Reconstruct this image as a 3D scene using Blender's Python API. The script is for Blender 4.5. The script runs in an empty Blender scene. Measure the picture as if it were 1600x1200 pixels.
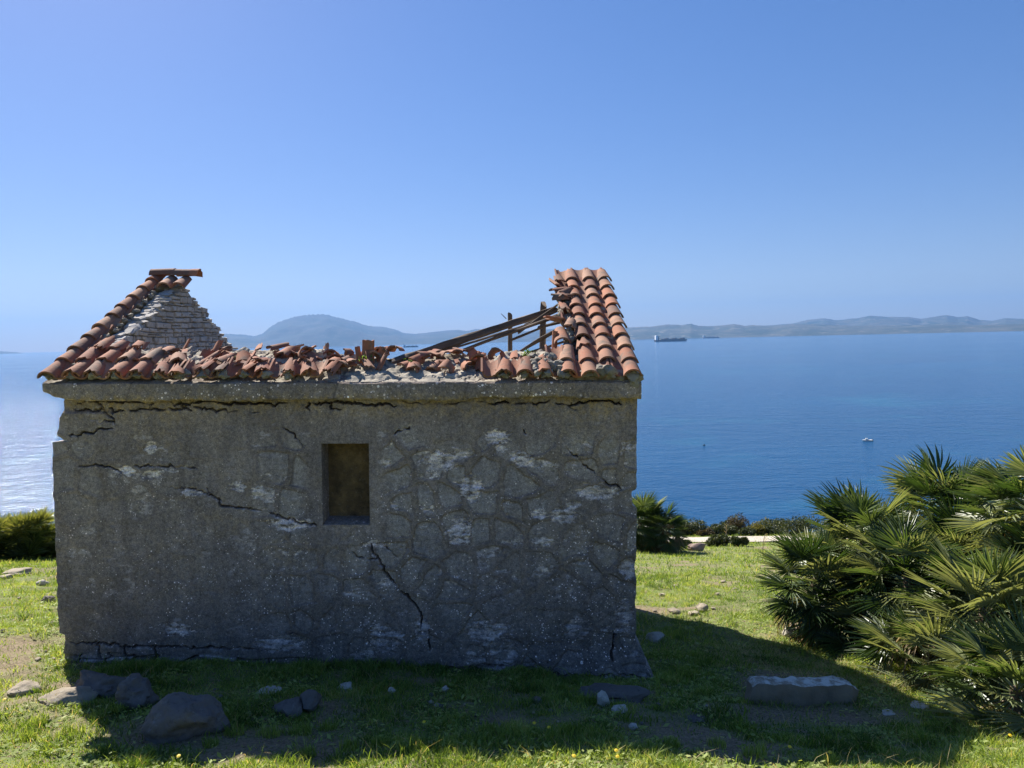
import bpy, bmesh, math, random
import numpy as np
from mathutils import Vector, Matrix, Euler, noise

random.seed(7)
rng = np.random.default_rng(7)
SC = bpy.context.scene
COL = SC.collection
R = math.radians
EYE = Vector((0, 0, 2.75))
SEA = -42.0
SUN_AZ, SUN_EL = R(-34), R(41)          # azimuth measured from +Y towards +X

# ------------------------------------------------------------------ camera
cam = bpy.data.cameras.new('camera'); camo = bpy.data.objects.new('camera', cam); COL.objects.link(camo)
cam.sensor_width = 36; cam.lens = 27; cam.clip_start = .05; cam.clip_end = 90000
RM = Matrix.Rotation(R(90 - 3.3), 3, 'X') @ Matrix.Rotation(R(-1.35), 3, 'Z')
camo.matrix_world = Matrix.Translation(EYE) @ RM.to_4x4()
SC.camera = camo

def ray(px, py):
    return RM @ Vector(((px - 800) / 1200, -(py - 600) / 1200, -1))
def at(px, py, D):
    r = ray(px, py); return EYE + r * (D / r.y)

# ------------------------------------------------------------------ noise
def hsh(ix, iy, s):
    h = (ix.astype(np.int64) * 374761393 + iy.astype(np.int64) * 668265263 + s * 1442695041) & 0xffffffff
    h = ((h ^ (h >> 13)) * 1274126177) & 0xffffffff
    h = h ^ (h >> 16)
    return (h & 0xffffff) / float(0xffffff)
def vn(x, y, s=0):
    x = np.asarray(x, float); y = np.asarray(y, float)
    ix = np.floor(x); iy = np.floor(y); fx = x - ix; fy = y - iy
    fx = fx * fx * (3 - 2 * fx); fy = fy * fy * (3 - 2 * fy)
    a = hsh(ix, iy, s); b = hsh(ix + 1, iy, s); c = hsh(ix, iy + 1, s); d = hsh(ix + 1, iy + 1, s)
    return ((a * (1 - fx) + b * fx) * (1 - fy) + (c * (1 - fx) + d * fx) * fy) * 2 - 1
def fbm(x, y, s=0, o=4):
    t = 0; a = .5; f = 1
    for k in range(o):
        t = t + a * vn(x * f, y * f, s + k * 17); a *= .5; f *= 2.03
    return t
def sstep(a, b, x):
    t = np.clip((np.asarray(x, float) - a) / (b - a), 0, 1); return t * t * (3 - 2 * t)

# ------------------------------------------------------------------ object helpers
def tag(o, label=None, cat=None, group=None, kind=None):
    if label: o['label'] = label
    if cat: o['category'] = cat
    if group: o['group'] = group
    if kind: o['kind'] = kind
    return o
def empty(name, loc=(0, 0, 0), rot=(0, 0, 0)):
    o = bpy.data.objects.new(name, None); o.empty_display_size = .1
    COL.objects.link(o); o.location = loc; o.rotation_euler = rot; return o
def npmesh(name, V, F, mats, smooth=False, attrs=None, midx=None, parent=None):
    """V (n,3); F list of equally sized index arrays (k,m)"""
    me = bpy.data.meshes.new(name)
    V = np.asarray(V, np.float32); me.vertices.add(len(V)); me.vertices.foreach_set('co', V.ravel())
    Fs = [np.asarray(f, np.int32) for f in F if len(f)]
    nl = sum(f.size for f in Fs); npol = sum(len(f) for f in Fs)
    me.loops.add(nl); me.loops.foreach_set('vertex_index', np.concatenate([f.ravel() for f in Fs]))
    starts = []; c = 0
    for f in Fs:
        starts.append(c + np.arange(len(f)) * f.shape[1]); c += f.size
    me.polygons.add(npol); me.polygons.foreach_set('loop_start', np.concatenate(starts).astype(np.int32))
    if midx is not None: me.polygons.foreach_set('material_index', np.asarray(midx, np.int32))
    if smooth: me.polygons.foreach_set('use_smooth', np.ones(npol, bool))
    if attrs:
        for k, a in attrs.items():
            at_ = me.attributes.new(k, 'FLOAT', 'POINT'); at_.data.foreach_set('value', np.asarray(a, np.float32))
    for m in (mats if isinstance(mats, (list, tuple)) else [mats]): me.materials.append(m)
    me.update(calc_edges=True); me.validate()
    o = bpy.data.objects.new(name, me); COL.objects.link(o)
    if parent: o.parent = parent
    return o
class MB:
    def __init__(s): s.v = []; s.f = []; s.t = []; s.m = []
    def add(s, V, F, M=None, tint=None, mi=0):
        b = len(s.v); tint = random.random() if tint is None else tint
        for p in V:
            p = Vector(p)
            s.v.append(tuple(M @ p) if M is not None else tuple(p)); s.t.append(tint)
        for f in F: s.f.append([b + i for i in f]); s.m.append(mi)
    def build(s, name, mats, parent=None, smooth=False, auto=None):
        me = bpy.data.meshes.new(name); me.from_pydata(s.v, [], s.f)
        a = me.attributes.new('tint', 'FLOAT', 'POINT'); a.data.foreach_set('value', s.t)
        for m in (mats if isinstance(mats, (list, tuple)) else [mats]): me.materials.append(m)
        me.polygons.foreach_set('material_index', s.m)
        if smooth: me.polygons.foreach_set('use_smooth', [True] * len(me.polygons))
        me.update()
        if auto: me.set_sharp_from_angle(angle=R(auto))
        o = bpy.data.objects.new(name, me); COL.objects.link(o)
        if parent: o.parent = parent
        return o
def T(x, y, z): return Matrix.Translation((x, y, z))
def RX(a): return Matrix.Rotation(a, 4, 'X')
def RY(a): return Matrix.Rotation(a, 4, 'Y')
def RZ(a): return Matrix.Rotation(a, 4, 'Z')

# ------------------------------------------------------------------ materials
def mat(name):
    m = bpy.data.materials.new(name); m.use_nodes = True
    nt = m.node_tree; nt.nodes.clear()
    out = nt.nodes.new('ShaderNodeOutputMaterial'); return m, nt, out
class NT:
    def __init__(s, name):
        s.m, s.nt, s.out = mat(name)
        s.bs = s.n('ShaderNodeBsdfPrincipled'); s.l(s.bs.outputs[0], s.out.inputs['Surface'])
        s.tc = s.n('ShaderNodeTexCoord')
    def n(s, t, **k):
        x = s.nt.nodes.new(t)
        for a, b in k.items(): setattr(x, a, b)
        return x
    def l(s, a, b): s.nt.links.new(a, b)
    def set(s, inp, v):
        if hasattr(v, 'links') or isinstance(v, bpy.types.NodeSocket): s.l(v, inp)
        else: inp.default_value = v
    def co(s, scale=(1, 1, 1), obj=True):
        mp = s.n('ShaderNodeMapping'); s.l(s.tc.outputs['Object'], mp.inputs[0]); mp.inputs['Scale'].default_value = scale
        return mp.outputs[0]
    def noise(s, scale, det=4, rough=.55, vec=None, dist=0):
        x = s.n('ShaderNodeTexNoise'); x.inputs['Scale'].default_value = scale; x.inputs['Detail'].default_value = det
        x.inputs['Roughness'].default_value = rough; x.inputs['Distortion'].default_value = dist
        s.l(vec if vec is not None else s.tc.outputs['Object'], x.inputs['Vector']); return x.outputs[0]
    def vor(s, scale, feat='F1', vec=None, rnd=1):
        x = s.n('ShaderNodeTexVoronoi', feature=feat); x.inputs['Scale'].default_value = scale; x.inputs['Randomness'].default_value = rnd
        s.l(vec if vec is not None else s.tc.outputs['Object'], x.inputs['Vector']); return x
    def ramp(s, fac, stops):
        x = s.n('ShaderNodeValToRGB'); e = x.color_ramp.elements
        while len(e) < len(stops): e.new(.5)
        for i, (p, c) in enumerate(stops):
            e[i].position = p; e[i].color = (*c, 1) if len(c) == 3 else c
        s.l(fac, x.inputs[0]); return x.outputs[0]
    def rng(s, v, a, b, c=0, d=1):
        x = s.n('ShaderNodeMapRange'); x.inputs[1].default_value = a; x.inputs[2].default_value = b
        x.inputs[3].default_value = c; x.inputs[4].default_value = d; s.l(v, x.inputs[0]); return x.outputs[0]
    def math(s, op, a, b=0.0):
        x = s.n('ShaderNodeMath', operation=op); s.set(x.inputs[0], a); s.set(x.inputs[1], b); return x.outputs[0]
    def mix(s, f, a, b, mode='MIX'):
        x = s.n('ShaderNodeMix', data_type='RGBA', blend_type=mode)
        s.set(x.inputs[0], f)
        for i, c in ((6, a), (7, b)):
            if isinstance(c, tuple): x.inputs[i].default_value = (*c, 1)
            else: s.l(c, x.inputs[i])
        return x.outputs[2]
    def attr(s, name):
        x = s.n('ShaderNodeAttribute', attribute_name=name); return x.outputs['Fac']
    def bump(s, h, strength=.5, dist=.01, prev=None):
        x = s.n('ShaderNodeBump'); x.inputs['Strength'].default_value = strength; x.inputs['Distance'].default_value = dist
        s.l(h, x.inputs['Height'])
        if prev is not None: s.l(prev, x.inputs['Normal'])
        return x.outputs[0]
    def fin(s, col, rough=.9, nrm=None, spec=.3):
        if isinstance(col, tuple): s.bs.inputs['Base Color'].default_value = (*col, 1)
        else: s.l(col, s.bs.inputs['Base Color'])
        s.set(s.bs.inputs['Roughness'], rough); s.bs.inputs['Specular IOR Level'].default_value = spec
        if nrm is not None: s.l(nrm, s.bs.inputs['Normal'])
        return s.m

def m_facade():
    t = NT('weathered_render')
    n1 = t.noise(1.3, 5, .6); n2 = t.noise(9, 6, .65); n3 = t.noise(70, 4, .7)
    base = t.ramp(n1, [(.3, (.135, .132, .125)), (.5, (.19, .185, .17)), (.7, (.25, .24, .21))])
    base = t.mix(t.rng(n2, .35, .7), base, (.145, .135, .11))
    base = t.mix(t.rng(n2, .58, .75, 0, .55), base, (.29, .28, .25))
    rib = t.attr('ribbon'); ex = t.attr('expo'); cr = t.attr('crack'); dark_tone = t.attr('dark_tone')
    stone = t.mix(t.noise(14, 5, .6, t.co((.5, 1, 3))), (.17, .18, .165), (.33, .34, .32))
    base = t.mix(t.math('MULTIPLY', t.attr('stone'), .62), base, stone)
    base = t.mix(t.math('MULTIPLY', rib, .42), base, (.14, .13, .105))
    lay = t.noise(15, 6, .72, t.co((.9, 1, 1.9)))
    light = t.mix(t.rng(lay, .4, .62), (.24, .25, .245), (.66, .67, .65))
    base = t.mix(t.math('MULTIPLY', ex, t.rng(lay, .40, .46)), base, light)
    base = t.mix(t.math('MULTIPLY', dark_tone, t.rng(n2, .2, .7, .35, .85)), base, (.075, .078, .07))
    yl = t.math('MULTIPLY', t.attr('ochre'), t.rng(t.noise(22, 5), .42, .62, 0, .6))
    base = t.mix(yl, base, (.27, .22, .10))
    # lichen spots
    sp = None
    for sc, th, r in ((8, .5, .12), (16, .55, .20), (36, .66, .28), (70, .8, .34)):
        v = t.vor(sc); sx = t.n('ShaderNodeSeparateColor'); t.l(v.outputs['Color'], sx.inputs[0])
        on = t.math('GREATER_THAN', sx.outputs[0], th); rad = t.math('MULTIPLY', sx.outputs[1], r)
        near = t.math('LESS_THAN', v.outputs['Distance'], rad)
        q = t.math('MULTIPLY', on, near); sp = q if sp is None else t.math('MAXIMUM', sp, q)
    sp = t.math('MULTIPLY', sp, t.attr('lichen'))
    sp = t.math('MULTIPLY', sp, t.rng(t.noise(2.6, 4, .6), .40, .56))
    base = t.mix(sp, base, (.80, .80, .76))
    base = t.mix(t.math('MULTIPLY', cr, .7), base, (.035, .032, .028))  # shade inside the cracks painted in, with some dirt, over the real depth
    pits = t.rng(t.noise(55, 3, .6), .28, .36, 1, 0)
    base = t.mix(t.math('MULTIPLY', pits, .6), base, (.05, .048, .04))
    b = t.bump(n3, .6, .006); b = t.bump(n2, .7, .018, b)
    b = t.bump(t.math('MULTIPLY', lay, ex), .8, .02, b)
    g1 = t.noise(120, 3, .7); g2 = t.noise(34, 5, .75); g3 = t.noise(5, 6, .7, t.co((1.6, 1, .5)))
    base = t.mix(1.0, base, t.ramp(g1, [(.3, (.62, .62, .62)), (.5, (1, 1, 1)), (.72, (1.5, 1.5, 1.48))]), 'MULTIPLY')
    base = t.mix(1.0, base, t.ramp(g2, [(.32, (.6, .6, .6)), (.5, (1, 1, 1)), (.68, (1.35, 1.34, 1.3))]), 'MULTIPLY')
    base = t.mix(1.0, base, t.ramp(g3, [(.3, (.72, .72, .74)), (.5, (1, 1, 1)), (.7, (1.2, 1.18, 1.12))]), 'MULTIPLY')
    base = t.mix(1.0, base, (1.68, 1.44, 1.44), 'MULTIPLY')
    return t.fin(base, .95, b, .15)
def m_stone(name, a, b_, sc=1.0, lich=.3):
    t = NT(name)
    n1 = t.noise(3 * sc, 6, .6); n2 = t.noise(26 * sc, 5, .7); tn = t.attr('tint')
    c = t.mix(t.rng(n1, .3, .7), a, b_)
    c = t.mix(t.math('MULTIPLY', tn, .5), c, tuple(min(1, x * 1.35) for x in b_))
    c = t.mix(t.rng(n2, .3, .45, .6, 0), c, tuple(x * .4 for x in a))
    li = t.rng(t.noise(15 * sc, 5, .65), .58, .66, 0, lich)
    c = t.mix(li, c, (.55, .55, .48))
    b = t.bump(n2, .7, .008); b = t.bump(n1, .6, .03, b)
    return t.fin(c, .93, b, .2)
def m_tile():
    t = NT('terracotta')
    tn = t.attr('tint'); n1 = t.noise(7, 5, .6); n2 = t.noise(45, 5, .7)
    c = t.ramp(tn, [(0, (.19, .08, .052)), (.2, (.34, .125, .068)), (.45, (.40, .16, .085)), (.65, (.30, .10, .062)), (.85, (.40, .20, .12)), (1, (.46, .26, .17))])
    c = t.mix(t.rng(n1, .35, .7, 0, .6), c, (.20, .13, .095))
    n3 = t.noise(2.4, 3, .5); c = t.mix(t.rng(n3, .45, .7, 0, .45), c, (.16, .09, .065))
    c = t.mix(t.rng(n1, .53, .68, 0, .8), c, (.13, .11, .09))
    c = t.mix(t.rng(n2, .54, .68, 0, .45), c, (.42, .29, .20))
    c = t.mix(t.rng(t.noise(90, 2), .62, .68, 0, .7), c, (.12, .09, .07))
    b = t.bump(n2, .5, .004); b = t.bump(n1, .3, .01, b)
    return t.fin(c, .88, b, .25)
def m_wood():
    t = NT('grey_weathered_wood')
    n = t.noise(18, 6, .65, t.co((1, 1, .12))); tn = t.attr('tint')
    c = t.ramp(n, [(.3, (.045, .033, .026)), (.5, (.14, .105, .08)), (.72, (.27, .22, .17))])
    c = t.mix(t.math('MULTIPLY', tn, .6), c, (.11, .085, .065))
    return t.fin(c, .9, t.bump(n, .8, .01), .2)
def leafmat(name, stops, trans=.35, rough=.5, spec=.4, nz=None, tcol=1.5):
    m, nt, out = mat(name)
    N = nt.nodes.new; L = nt.links.new
    a = N('ShaderNodeAttribute'); a.attribute_name = 'tint'
    r = N('ShaderNodeValToRGB'); e = r.color_ramp.elements
    while len(e) < len(stops): e.new(.5)
    for i, (p, c) in enumerate(stops): e[i].position = p; e[i].color = (*c, 1)
    L(a.outputs['Fac'], r.inputs[0])
    col = r.outputs[0]
    if nz:
        tc = N('ShaderNodeTexCoord'); no = N('ShaderNodeTexNoise'); no.inputs['Scale'].default_value = nz[0]; no.inputs['Detail'].default_value = 3
        L(tc.outputs['Object'], no.inputs['Vector'])
        mr = N('ShaderNodeMapRange'); mr.inputs[1].default_value = .42; mr.inputs[2].default_value = .65; L(no.outputs[0], mr.inputs[0])
        mx = N('ShaderNodeMix'); mx.data_type = 'RGBA'; L(mr.outputs[0], mx.inputs[0]); L(col, mx.inputs[6]); mx.inputs[7].default_value = (*nz[1], 1); col = mx.outputs[2]
    b = N('ShaderNodeBsdfPrincipled'); L(col, b.inputs['Base Color']); b.inputs['Roughness'].default_value = rough; b.inputs['Specular IOR Level'].default_value = spec
    tr = N('ShaderNodeBsdfTranslucent')
    g = N('ShaderNodeMix'); g.data_type = 'RGBA'; g.blend_type = 'MULTIPLY'; g.inputs[0].default_value = 1; L(col, g.inputs[6]); g.inputs[7].default_value = (tcol * 1.1, tcol, tcol * .45, 1)
    L(g.outputs[2], tr.inputs[0])
    ms = N('ShaderNodeMixShader'); ms.inputs[0].default_value = trans; L(b.outputs[0], ms.inputs[1]); L(tr.outputs[0], ms.inputs[2]); L(ms.outputs[0], out.inputs['Surface'])
    return m
def m_ground():
    t = NT('grassy_soil')
    big = t.noise(.9, 5, .6); mid = t.noise(5, 5, .65); fine = t.noise(45, 4, .7)
    g = t.mix(t.rng(mid, .3, .7), (.10, .14, .035), (.21, .26, .075))
    g = t.mix(t.rng(fine, .35, .7, 0, .6), g, (.20, .21, .085))
    soil = t.mix(t.rng(fine, .3, .7), (.09, .065, .038), (.33, .26, .17))
    bare = t.math('MAXIMUM', t.rng(t.attr('bare'), .35, .6), t.rng(t.noise(17, 5, .7), .50, .60, 0, .9))
    bare = t.math('MULTIPLY', bare, 1.0); c = t.mix(bare, g, soil)
    b = t.bump(fine, .8, .02); b = t.bump(mid, .5, .05, b)
    return t.fin(c, .95, b, .15)
def m_path():
    t = NT('dusty_gravel'); n = t.noise(1.2, 6, .7); f = t.noise(14, 3)
    c = t.mix(t.rng(n, .3, .7), (.36, .31, .25), (.52, .47, .40)); c = t.mix(t.rng(f, .4, .7, 0, .4), c, (.30, .26, .20))
    return t.fin(c, .95, t.bump(f, .5, .02), .2)
def m_sea():
    t = NT('sea_water')
    v = t.tc.outputs['Object']
    w1 = t.noise(.42, 5, .62, t.co((.8, 1.1, 1))); w2 = t.noise(.09, 4, .55, t.co((.7, 1.2, 1))); w3 = t.noise(2.6, 3, .6)
    pat = t.noise(.004, 5, .6, t.co((.5, 1.4, 1))); tq = t.noise(.016, 3, .5)
    c = t.mix(t.rng(pat, .35, .68), (.006, .052, .135), (.008, .066, .16))
    c = t.mix(t.rng(tq, .56, .74, 0, .5), c, (.012, .12, .19))
    b = t.bump(w2, 1, .9); b = t.bump(w1, 1, .55, b); b = t.bump(w3, 1, .03, b)
    t.bs.inputs['IOR'].default_value = 1.33
    return t.fin(c, t.rng(pat, .3, .7, .10, .13), b, .18)
def m_hill():
    t = NT('far_hillside'); n = t.noise(.0011, 7, .62); n2 = t.noise(.005, 5, .65)
    c = t.mix(t.rng(n, .35, .65), (.02, .03, .015), (.06, .058, .04)); c = t.mix(t.rng(n2, .5, .72, 0, .7), c, (.10, .09, .07))
    return t.fin(c, .95, None, .1)
def m_hill2():
    t = NT('green_hillside'); n = t.noise(.0016, 7, .62); n2 = t.noise(.006, 5, .7)
    c = t.mix(t.rng(n, .35, .65), (.028, .042, .025), (.09, .088, .066)); c = t.mix(t.rng(n2, .54, .66, 0, .8), c, (.20, .185, .15))
    return t.fin(c, .95, None, .1)
def m_flat(name, c, rough=.6, spec=.4, nsc=6, amt=.3):
    t = NT(name); n = t.noise(nsc, 4)
    return t.fin(t.mix(t.rng(n, .35, .7, 0, amt), c, tuple(x * .6 for x in c)), rough, None, spec)

M_FAC = m_facade()
M_RUB = m_stone('rubble_stone', (.27, .25, .23), (.46, .425, .385), 1.2, .35)
M_MORT = m_stone('old_mortar', (.24, .21, .165), (.42, .37, .29), 1.6, .35)
M_MORTD = m_stone('dark_mortar', (.17, .15, .12), (.28, .25, .20), 1.6, .3)
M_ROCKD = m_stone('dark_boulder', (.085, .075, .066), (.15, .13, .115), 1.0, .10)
M_ROCKL = m_stone('pale_limestone', (.30, .27, .22), (.48, .44, .38), 1.6, .4)
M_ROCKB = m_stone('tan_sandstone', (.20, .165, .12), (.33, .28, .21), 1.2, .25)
M_ROCKP = m_stone('pinkish_rock', (.17, .12, .10), (.28, .21, .18), 2, .2)
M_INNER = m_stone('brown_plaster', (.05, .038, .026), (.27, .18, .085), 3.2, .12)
M_TILE = m_tile(); M_WOOD = m_wood(); M_GROUND = m_ground(); M_PATH = m_path(); M_SEA = m_sea(); M_HILL = m_hill(); M_HILL2 = m_hill2()
M_GRASS = leafmat('grass_blade', [(0, (.06, .11, .02)), (.3, (.15, .235, .04)), (.6, (.26, .34, .08)), (.93, (.40, .44, .16)), (1, (.46, .38, .20))], .42, .6, .25)
M_PALM = leafmat('palm_leaf', [(0, (.022, .045, .012)), (.4, (.042, .082, .02)), (.75, (.10, .145, .05)), (1, (.24, .27, .13))], .3, .38, .5)
M_DEAD = leafmat('dead_leaf', [(0, (.14, .10, .055)), (.5, (.25, .19, .11)), (1, (.42, .35, .24))], .2, .8, .2)
M_SHRUB = leafmat('shrub_leaf', [(0, (.018, .028, .010)), (.5, (.045, .062, .020)), (1, (.10, .115, .045))], .2, .6, .3)
M_SHRUBB = leafmat('brown_shrub_leaf', [(0, (.03, .024, .013)), (.5, (.065, .05, .026)), (1, (.12, .10, .05))], .2, .7, .2)
M_SHRUBY = leafmat('yellow_shrub_leaf', [(0, (.05, .055, .012)), (.5, (.12, .12, .025)), (1, (.24, .20, .05))], .3, .6, .2)
M_TUSS = leafmat('tussock_blade', [(0, (.03, .05, .012)), (.5, (.09, .125, .025)), (1, (.24, .25, .07))], .35, .5, .4)
M_WEED = leafmat('weed_leaf', [(0, (.06, .13, .03)), (1, (.20, .30, .07))], .4, .5, .3)
M_YEL = m_flat('yellow_petal', (.80, .55, .02), .6)
M_PTRUNK = m_stone('palm_fibre', (.06, .045, .03), (.17, .125, .085), 3, .1)

# ------------------------------------------------------------------ ground
YP = np.array([-60, -8, 0, 2, 3, 4.4, 6.4, 10, 14, 20, 26, 30, 33, 38, 60, 110, 170, 400])
ZP = np.array([4, -.6, -1.45, -1.80, -2.05, -2.40, -2.74, -3.34, -4.08, -5.38, -6.72, -7.58, -8.3, -10.8, -20, -38, -52, -80]) + 2.75
def smooth_profile(y):
    o = 0
    for d in (-.6, -.3, 0, .3, .6): o = o + np.interp(y + d * np.clip(np.abs(y) * .12 + .4, .4, 6), YP, ZP)
    return o / 5
def gz(x, y):
    x = np.asarray(x, float); y = np.asarray(y, float)
    z = smooth_profile(y)
    xs = 7 * np.tanh((x + 1.4) / 7)
    z = z - .05 * xs * sstep(1, 6, y)
    z = z + .05 * fbm(x * .8, y * .8, 3) + .045 * fbm(x * 2.6, y * 2.6, 5, 3) * sstep(40, 15, y) + 1.2 * fbm(x * .03, y * .03, 9) * sstep(32, 90, np.abs(y)) * 1.5 + .5 * fbm(x * .05, y * .05, 4) * sstep(12, 30, np.abs(x))
    # low bank where the shade ends
    return z
def bare(x, y):
    b = fbm(x * .9 + 7, y * 1.3, 21, 4) * 1.5
    foot = np.exp(-((y - 5.6) / .8) ** 2) * sstep(-5.6, -5.0, x) * sstep(1.9, 1.2, x) * .12 + .5 * np.maximum(0, fbm(x * 6, y * 6, 25, 3))
    under = np.exp(-(((x - 3.6) / 1.3) ** 2 + ((y - 6.2) / 1.1) ** 2)) * .1
    le = np.exp(-(((x + 5) / 1.5) ** 2 + ((y - 6.6) / .9) ** 2)) * .8
    return b - .12 + foot + under + le
def axis(lo, dl, dh, hi, st, g):
    a = list(np.arange(dl, dh, st)); s = st; v = dl; L = []
    while v > lo: s *= g; v -= s; L.append(v)
    s = st; v = a[-1]; H = []
    while v < hi: s *= g; v += s; H.append(v)
    return np.array(L[::-1] + a + H)
ax = axis(-700, -6.5, 7, 700, .05, 1.09); ay = axis(-60, 2, 10, 300, .05, 1.05)
X, Y = np.meshgrid(ax, ay)
Z = gz(X, Y) + .012 * fbm(X * 9, Y * 9, 31, 3)
nx, ny = len(ax), len(ay)
idx = np.arange(nx * ny).reshape(ny, nx)
Q = np.stack([idx[:-1, :-1], idx[:-1, 1:], idx[1:, 1:], idx[1:, :-1]], -1).reshape(-1, 4)
B = bare(X, Y) * sstep(60, 14, Y)
g = npmesh('ground', np.stack([X, Y, Z], -1).reshape(-1, 3), [Q], M_GROUND, True, {'bare': B.ravel() * .5 + .28})
tag(g, kind='structure')
def G(x, y): return float(gz(x, y))

# dirt track
px_ = np.linspace(-70, 70, 160); w = np.linspace(-1, 1, 13)
U, Wd = np.meshgrid(px_, w)
cy = 25.6 - .07 * U + .5 * np.sin(U * .09)
PY = cy + Wd * (1.7 + .25 * vn(U * .5, Wd * 0, 8))
PZ = gz(U, PY) + .035 + .02 * (1 - Wd ** 2)
ii = np.arange(U.size).reshape(U.shape)
npm = npmesh('path', np.stack([U, PY, PZ], -1).reshape(-1, 3), [np.stack([ii[:-1, :-1], ii[:-1, 1:], ii[1:, 1:], ii[1:, :-1]], -1).reshape(-1, 4)], M_PATH, True)
tag(npm, kind='structure')

# sea
S = 25000
sx = np.array([-S, -6000, -1500, -400, 0, 400, 1500, 6000, S]); sy = np.array([-S, -3000, 0, 60, 400, 1500, 6000, S])
X2, Y2 = np.meshgrid(sx, sy); ii = np.arange(X2.size).reshape(X2.shape)
o = npmesh('sea', np.stack([X2, Y2, 0 * X2 + SEA], -1).reshape(-1, 3), [np.stack([ii[:-1, :-1], ii[:-1, 1:], ii[1:, 1:], ii[1:, :-1]], -1).reshape(-1, 4)], M_SEA)
tag(o, kind='structure')

# far coast: height field strips whose crest follows the real skyline
def coast(name, pts, D0, D1, seed, x0, x1, back=2500):
    n = int((x1 - x0) / 2.0) + 1; m = 26
    pxs = np.linspace(x0, x1, n); V = np.zeros((m, n, 3))
    py = np.interp(pxs, [p[0] for p in pts], [p[1] for p in pts])
    for j, p in enumerate(pxs):
        r = ray(p, py[j]); az = math.atan2(r.x, r.y); h = r.z / math.hypot(r.x, r.y)
        H = EYE.z + h * D1 - SEA
        for i in range(m):
            t = i / (m - 4)
            if t <= 1: d = D0 + (D1 - D0) * t; z = max(H, 3) * t ** .8
            else: d = D1 + back * (t - 1) * (m - 4) / 3; z = max(H, 3) * max(0, 1 - (t - 1) * (m - 4) / 3 * 1.05)
            xx = d * math.sin(az); yy = d * math.cos(az)
            nz = float(fbm(xx / 900., yy / 900., seed, 4)) * .55 * H * min(t, 1) * max(0, 1 - t) * 2.2
            V[i, j] = (xx, yy, SEA - 2 + z + nz + (2.5 * float(vn(p * .35, 0, seed)) * (H / 60) * .5 if .9 < t <= 1 else 0))
    ii = np.arange(n * m).reshape(m, n)
    o = npmesh(name, V.reshape(-1, 3), [np.stack([ii[:-1, :-1], ii[:-1, 1:], ii[1:, 1:], ii[1:, :-1]], -1).reshape(-1, 4)], M_HILL2 if 'hills' in name else M_HILL, True)
    return tag(o, kind='structure')
massif = [(60, 553), (330, 522), (350, 521), (365, 522), (385, 523), (397, 525), (411, 521), (420, 512), (435, 503), (455, 496), (475, 492), (500, 491), (515, 492), (540, 499), (560, 504), (575, 509), (600, 511), (617, 514), (630, 520), (650, 521.5), (665, 520), (690, 517), (715, 515), (730, 517), (745, 514), (760, 515), (790, 518), (830, 517), (870, 513), (940, 514), (1000, 518), (1060, 524), (1090, 527)]
coast('mountain', massif, 14500, 18500, 3, 120, 1090)
coast('headland', [(-300, 552), (-60, 549), (0, 548.5), (25, 550), (45, 553), (70, 552), (110, 553), (180, 552), (260, 553)], 19000, 20500, 8, -300, 260, 1500)
lowhill = [(900, 514), (960, 512), (990, 511), (1020, 510), (1040, 507), (1056, 507), (1064, 508), (1080, 505.6), (1092, 509), (1120, 509), (1148, 506), (1164, 509), (1176, 507.6), (1200, 509), (1240, 506), (1290, 507), (1340, 509), (1400, 508), (1460, 507), (1520, 508), (1600, 506), (1900, 500)]
coast('foothills', lowhill, 12200, 14200, 13, 900, 1900, 1200)
highhill = [(1120, 520), (1180, 510), (1240, 505), (1260, 500), (1288, 497), (1308, 500), (1340, 497), (1360, 493), (1384, 495), (1420, 495), (1440, 498), (1464, 494), (1480, 492), (1496, 495), (1512, 494), (1532, 500), (1552, 501), (1572, 497), (1600, 498), (1900, 494)]
coast('hills', highhill, 15500, 19500, 17, 1120, 1900)

# ------------------------------------------------------------------ the ruined hut
HX, HY, HZ = -1.455, 8.25, 0.0
TILT = R(1.2)
hut = empty('ruined_hut', (HX, HY, HZ), (0, TILT, 0))
tag(hut, 'roofless grey stone hut with collapsed terracotta roof, one small window and a cracked facade', 'hut')
HM = Matrix.Translation((HX, HY, HZ)) @ RY(TILT); HI = HM.inverted()
WX, WY, WT = 2.45, 1.85, .34            # half width, half depth, wall thickness
def loc(px, py, D=6.4):
    p = HI @ at(px, py, D); return p
def fac(px, py):                         # pixel -> facade coordinates (x, z)
    r = ray(px, py); o_ = HI @ EYE; d = HI.to_3x3() @ r
    t = (-WY - o_.y) / d.y; p = o_ + d * t; return p.x, p.z

w0 = fac(502, 693); w1 = fac(578, 820)
wx0, wx1, wz0, wz1 = w0[0], w1[0], w1[1], w0[1]
def snap(a, v):
    a = a.copy(); a[np.argmin(abs(a - v))] = v; return a
gx = np.linspace(-WX, WX, 760); gx = snap(snap(gx, wx0), wx1)
gzv = np.linspace(-.55, 2.36, 455); gzv = snap(snap(gzv, wz0), wz1)
GX, GZ = np.meshgrid(gx, gzv)
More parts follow.
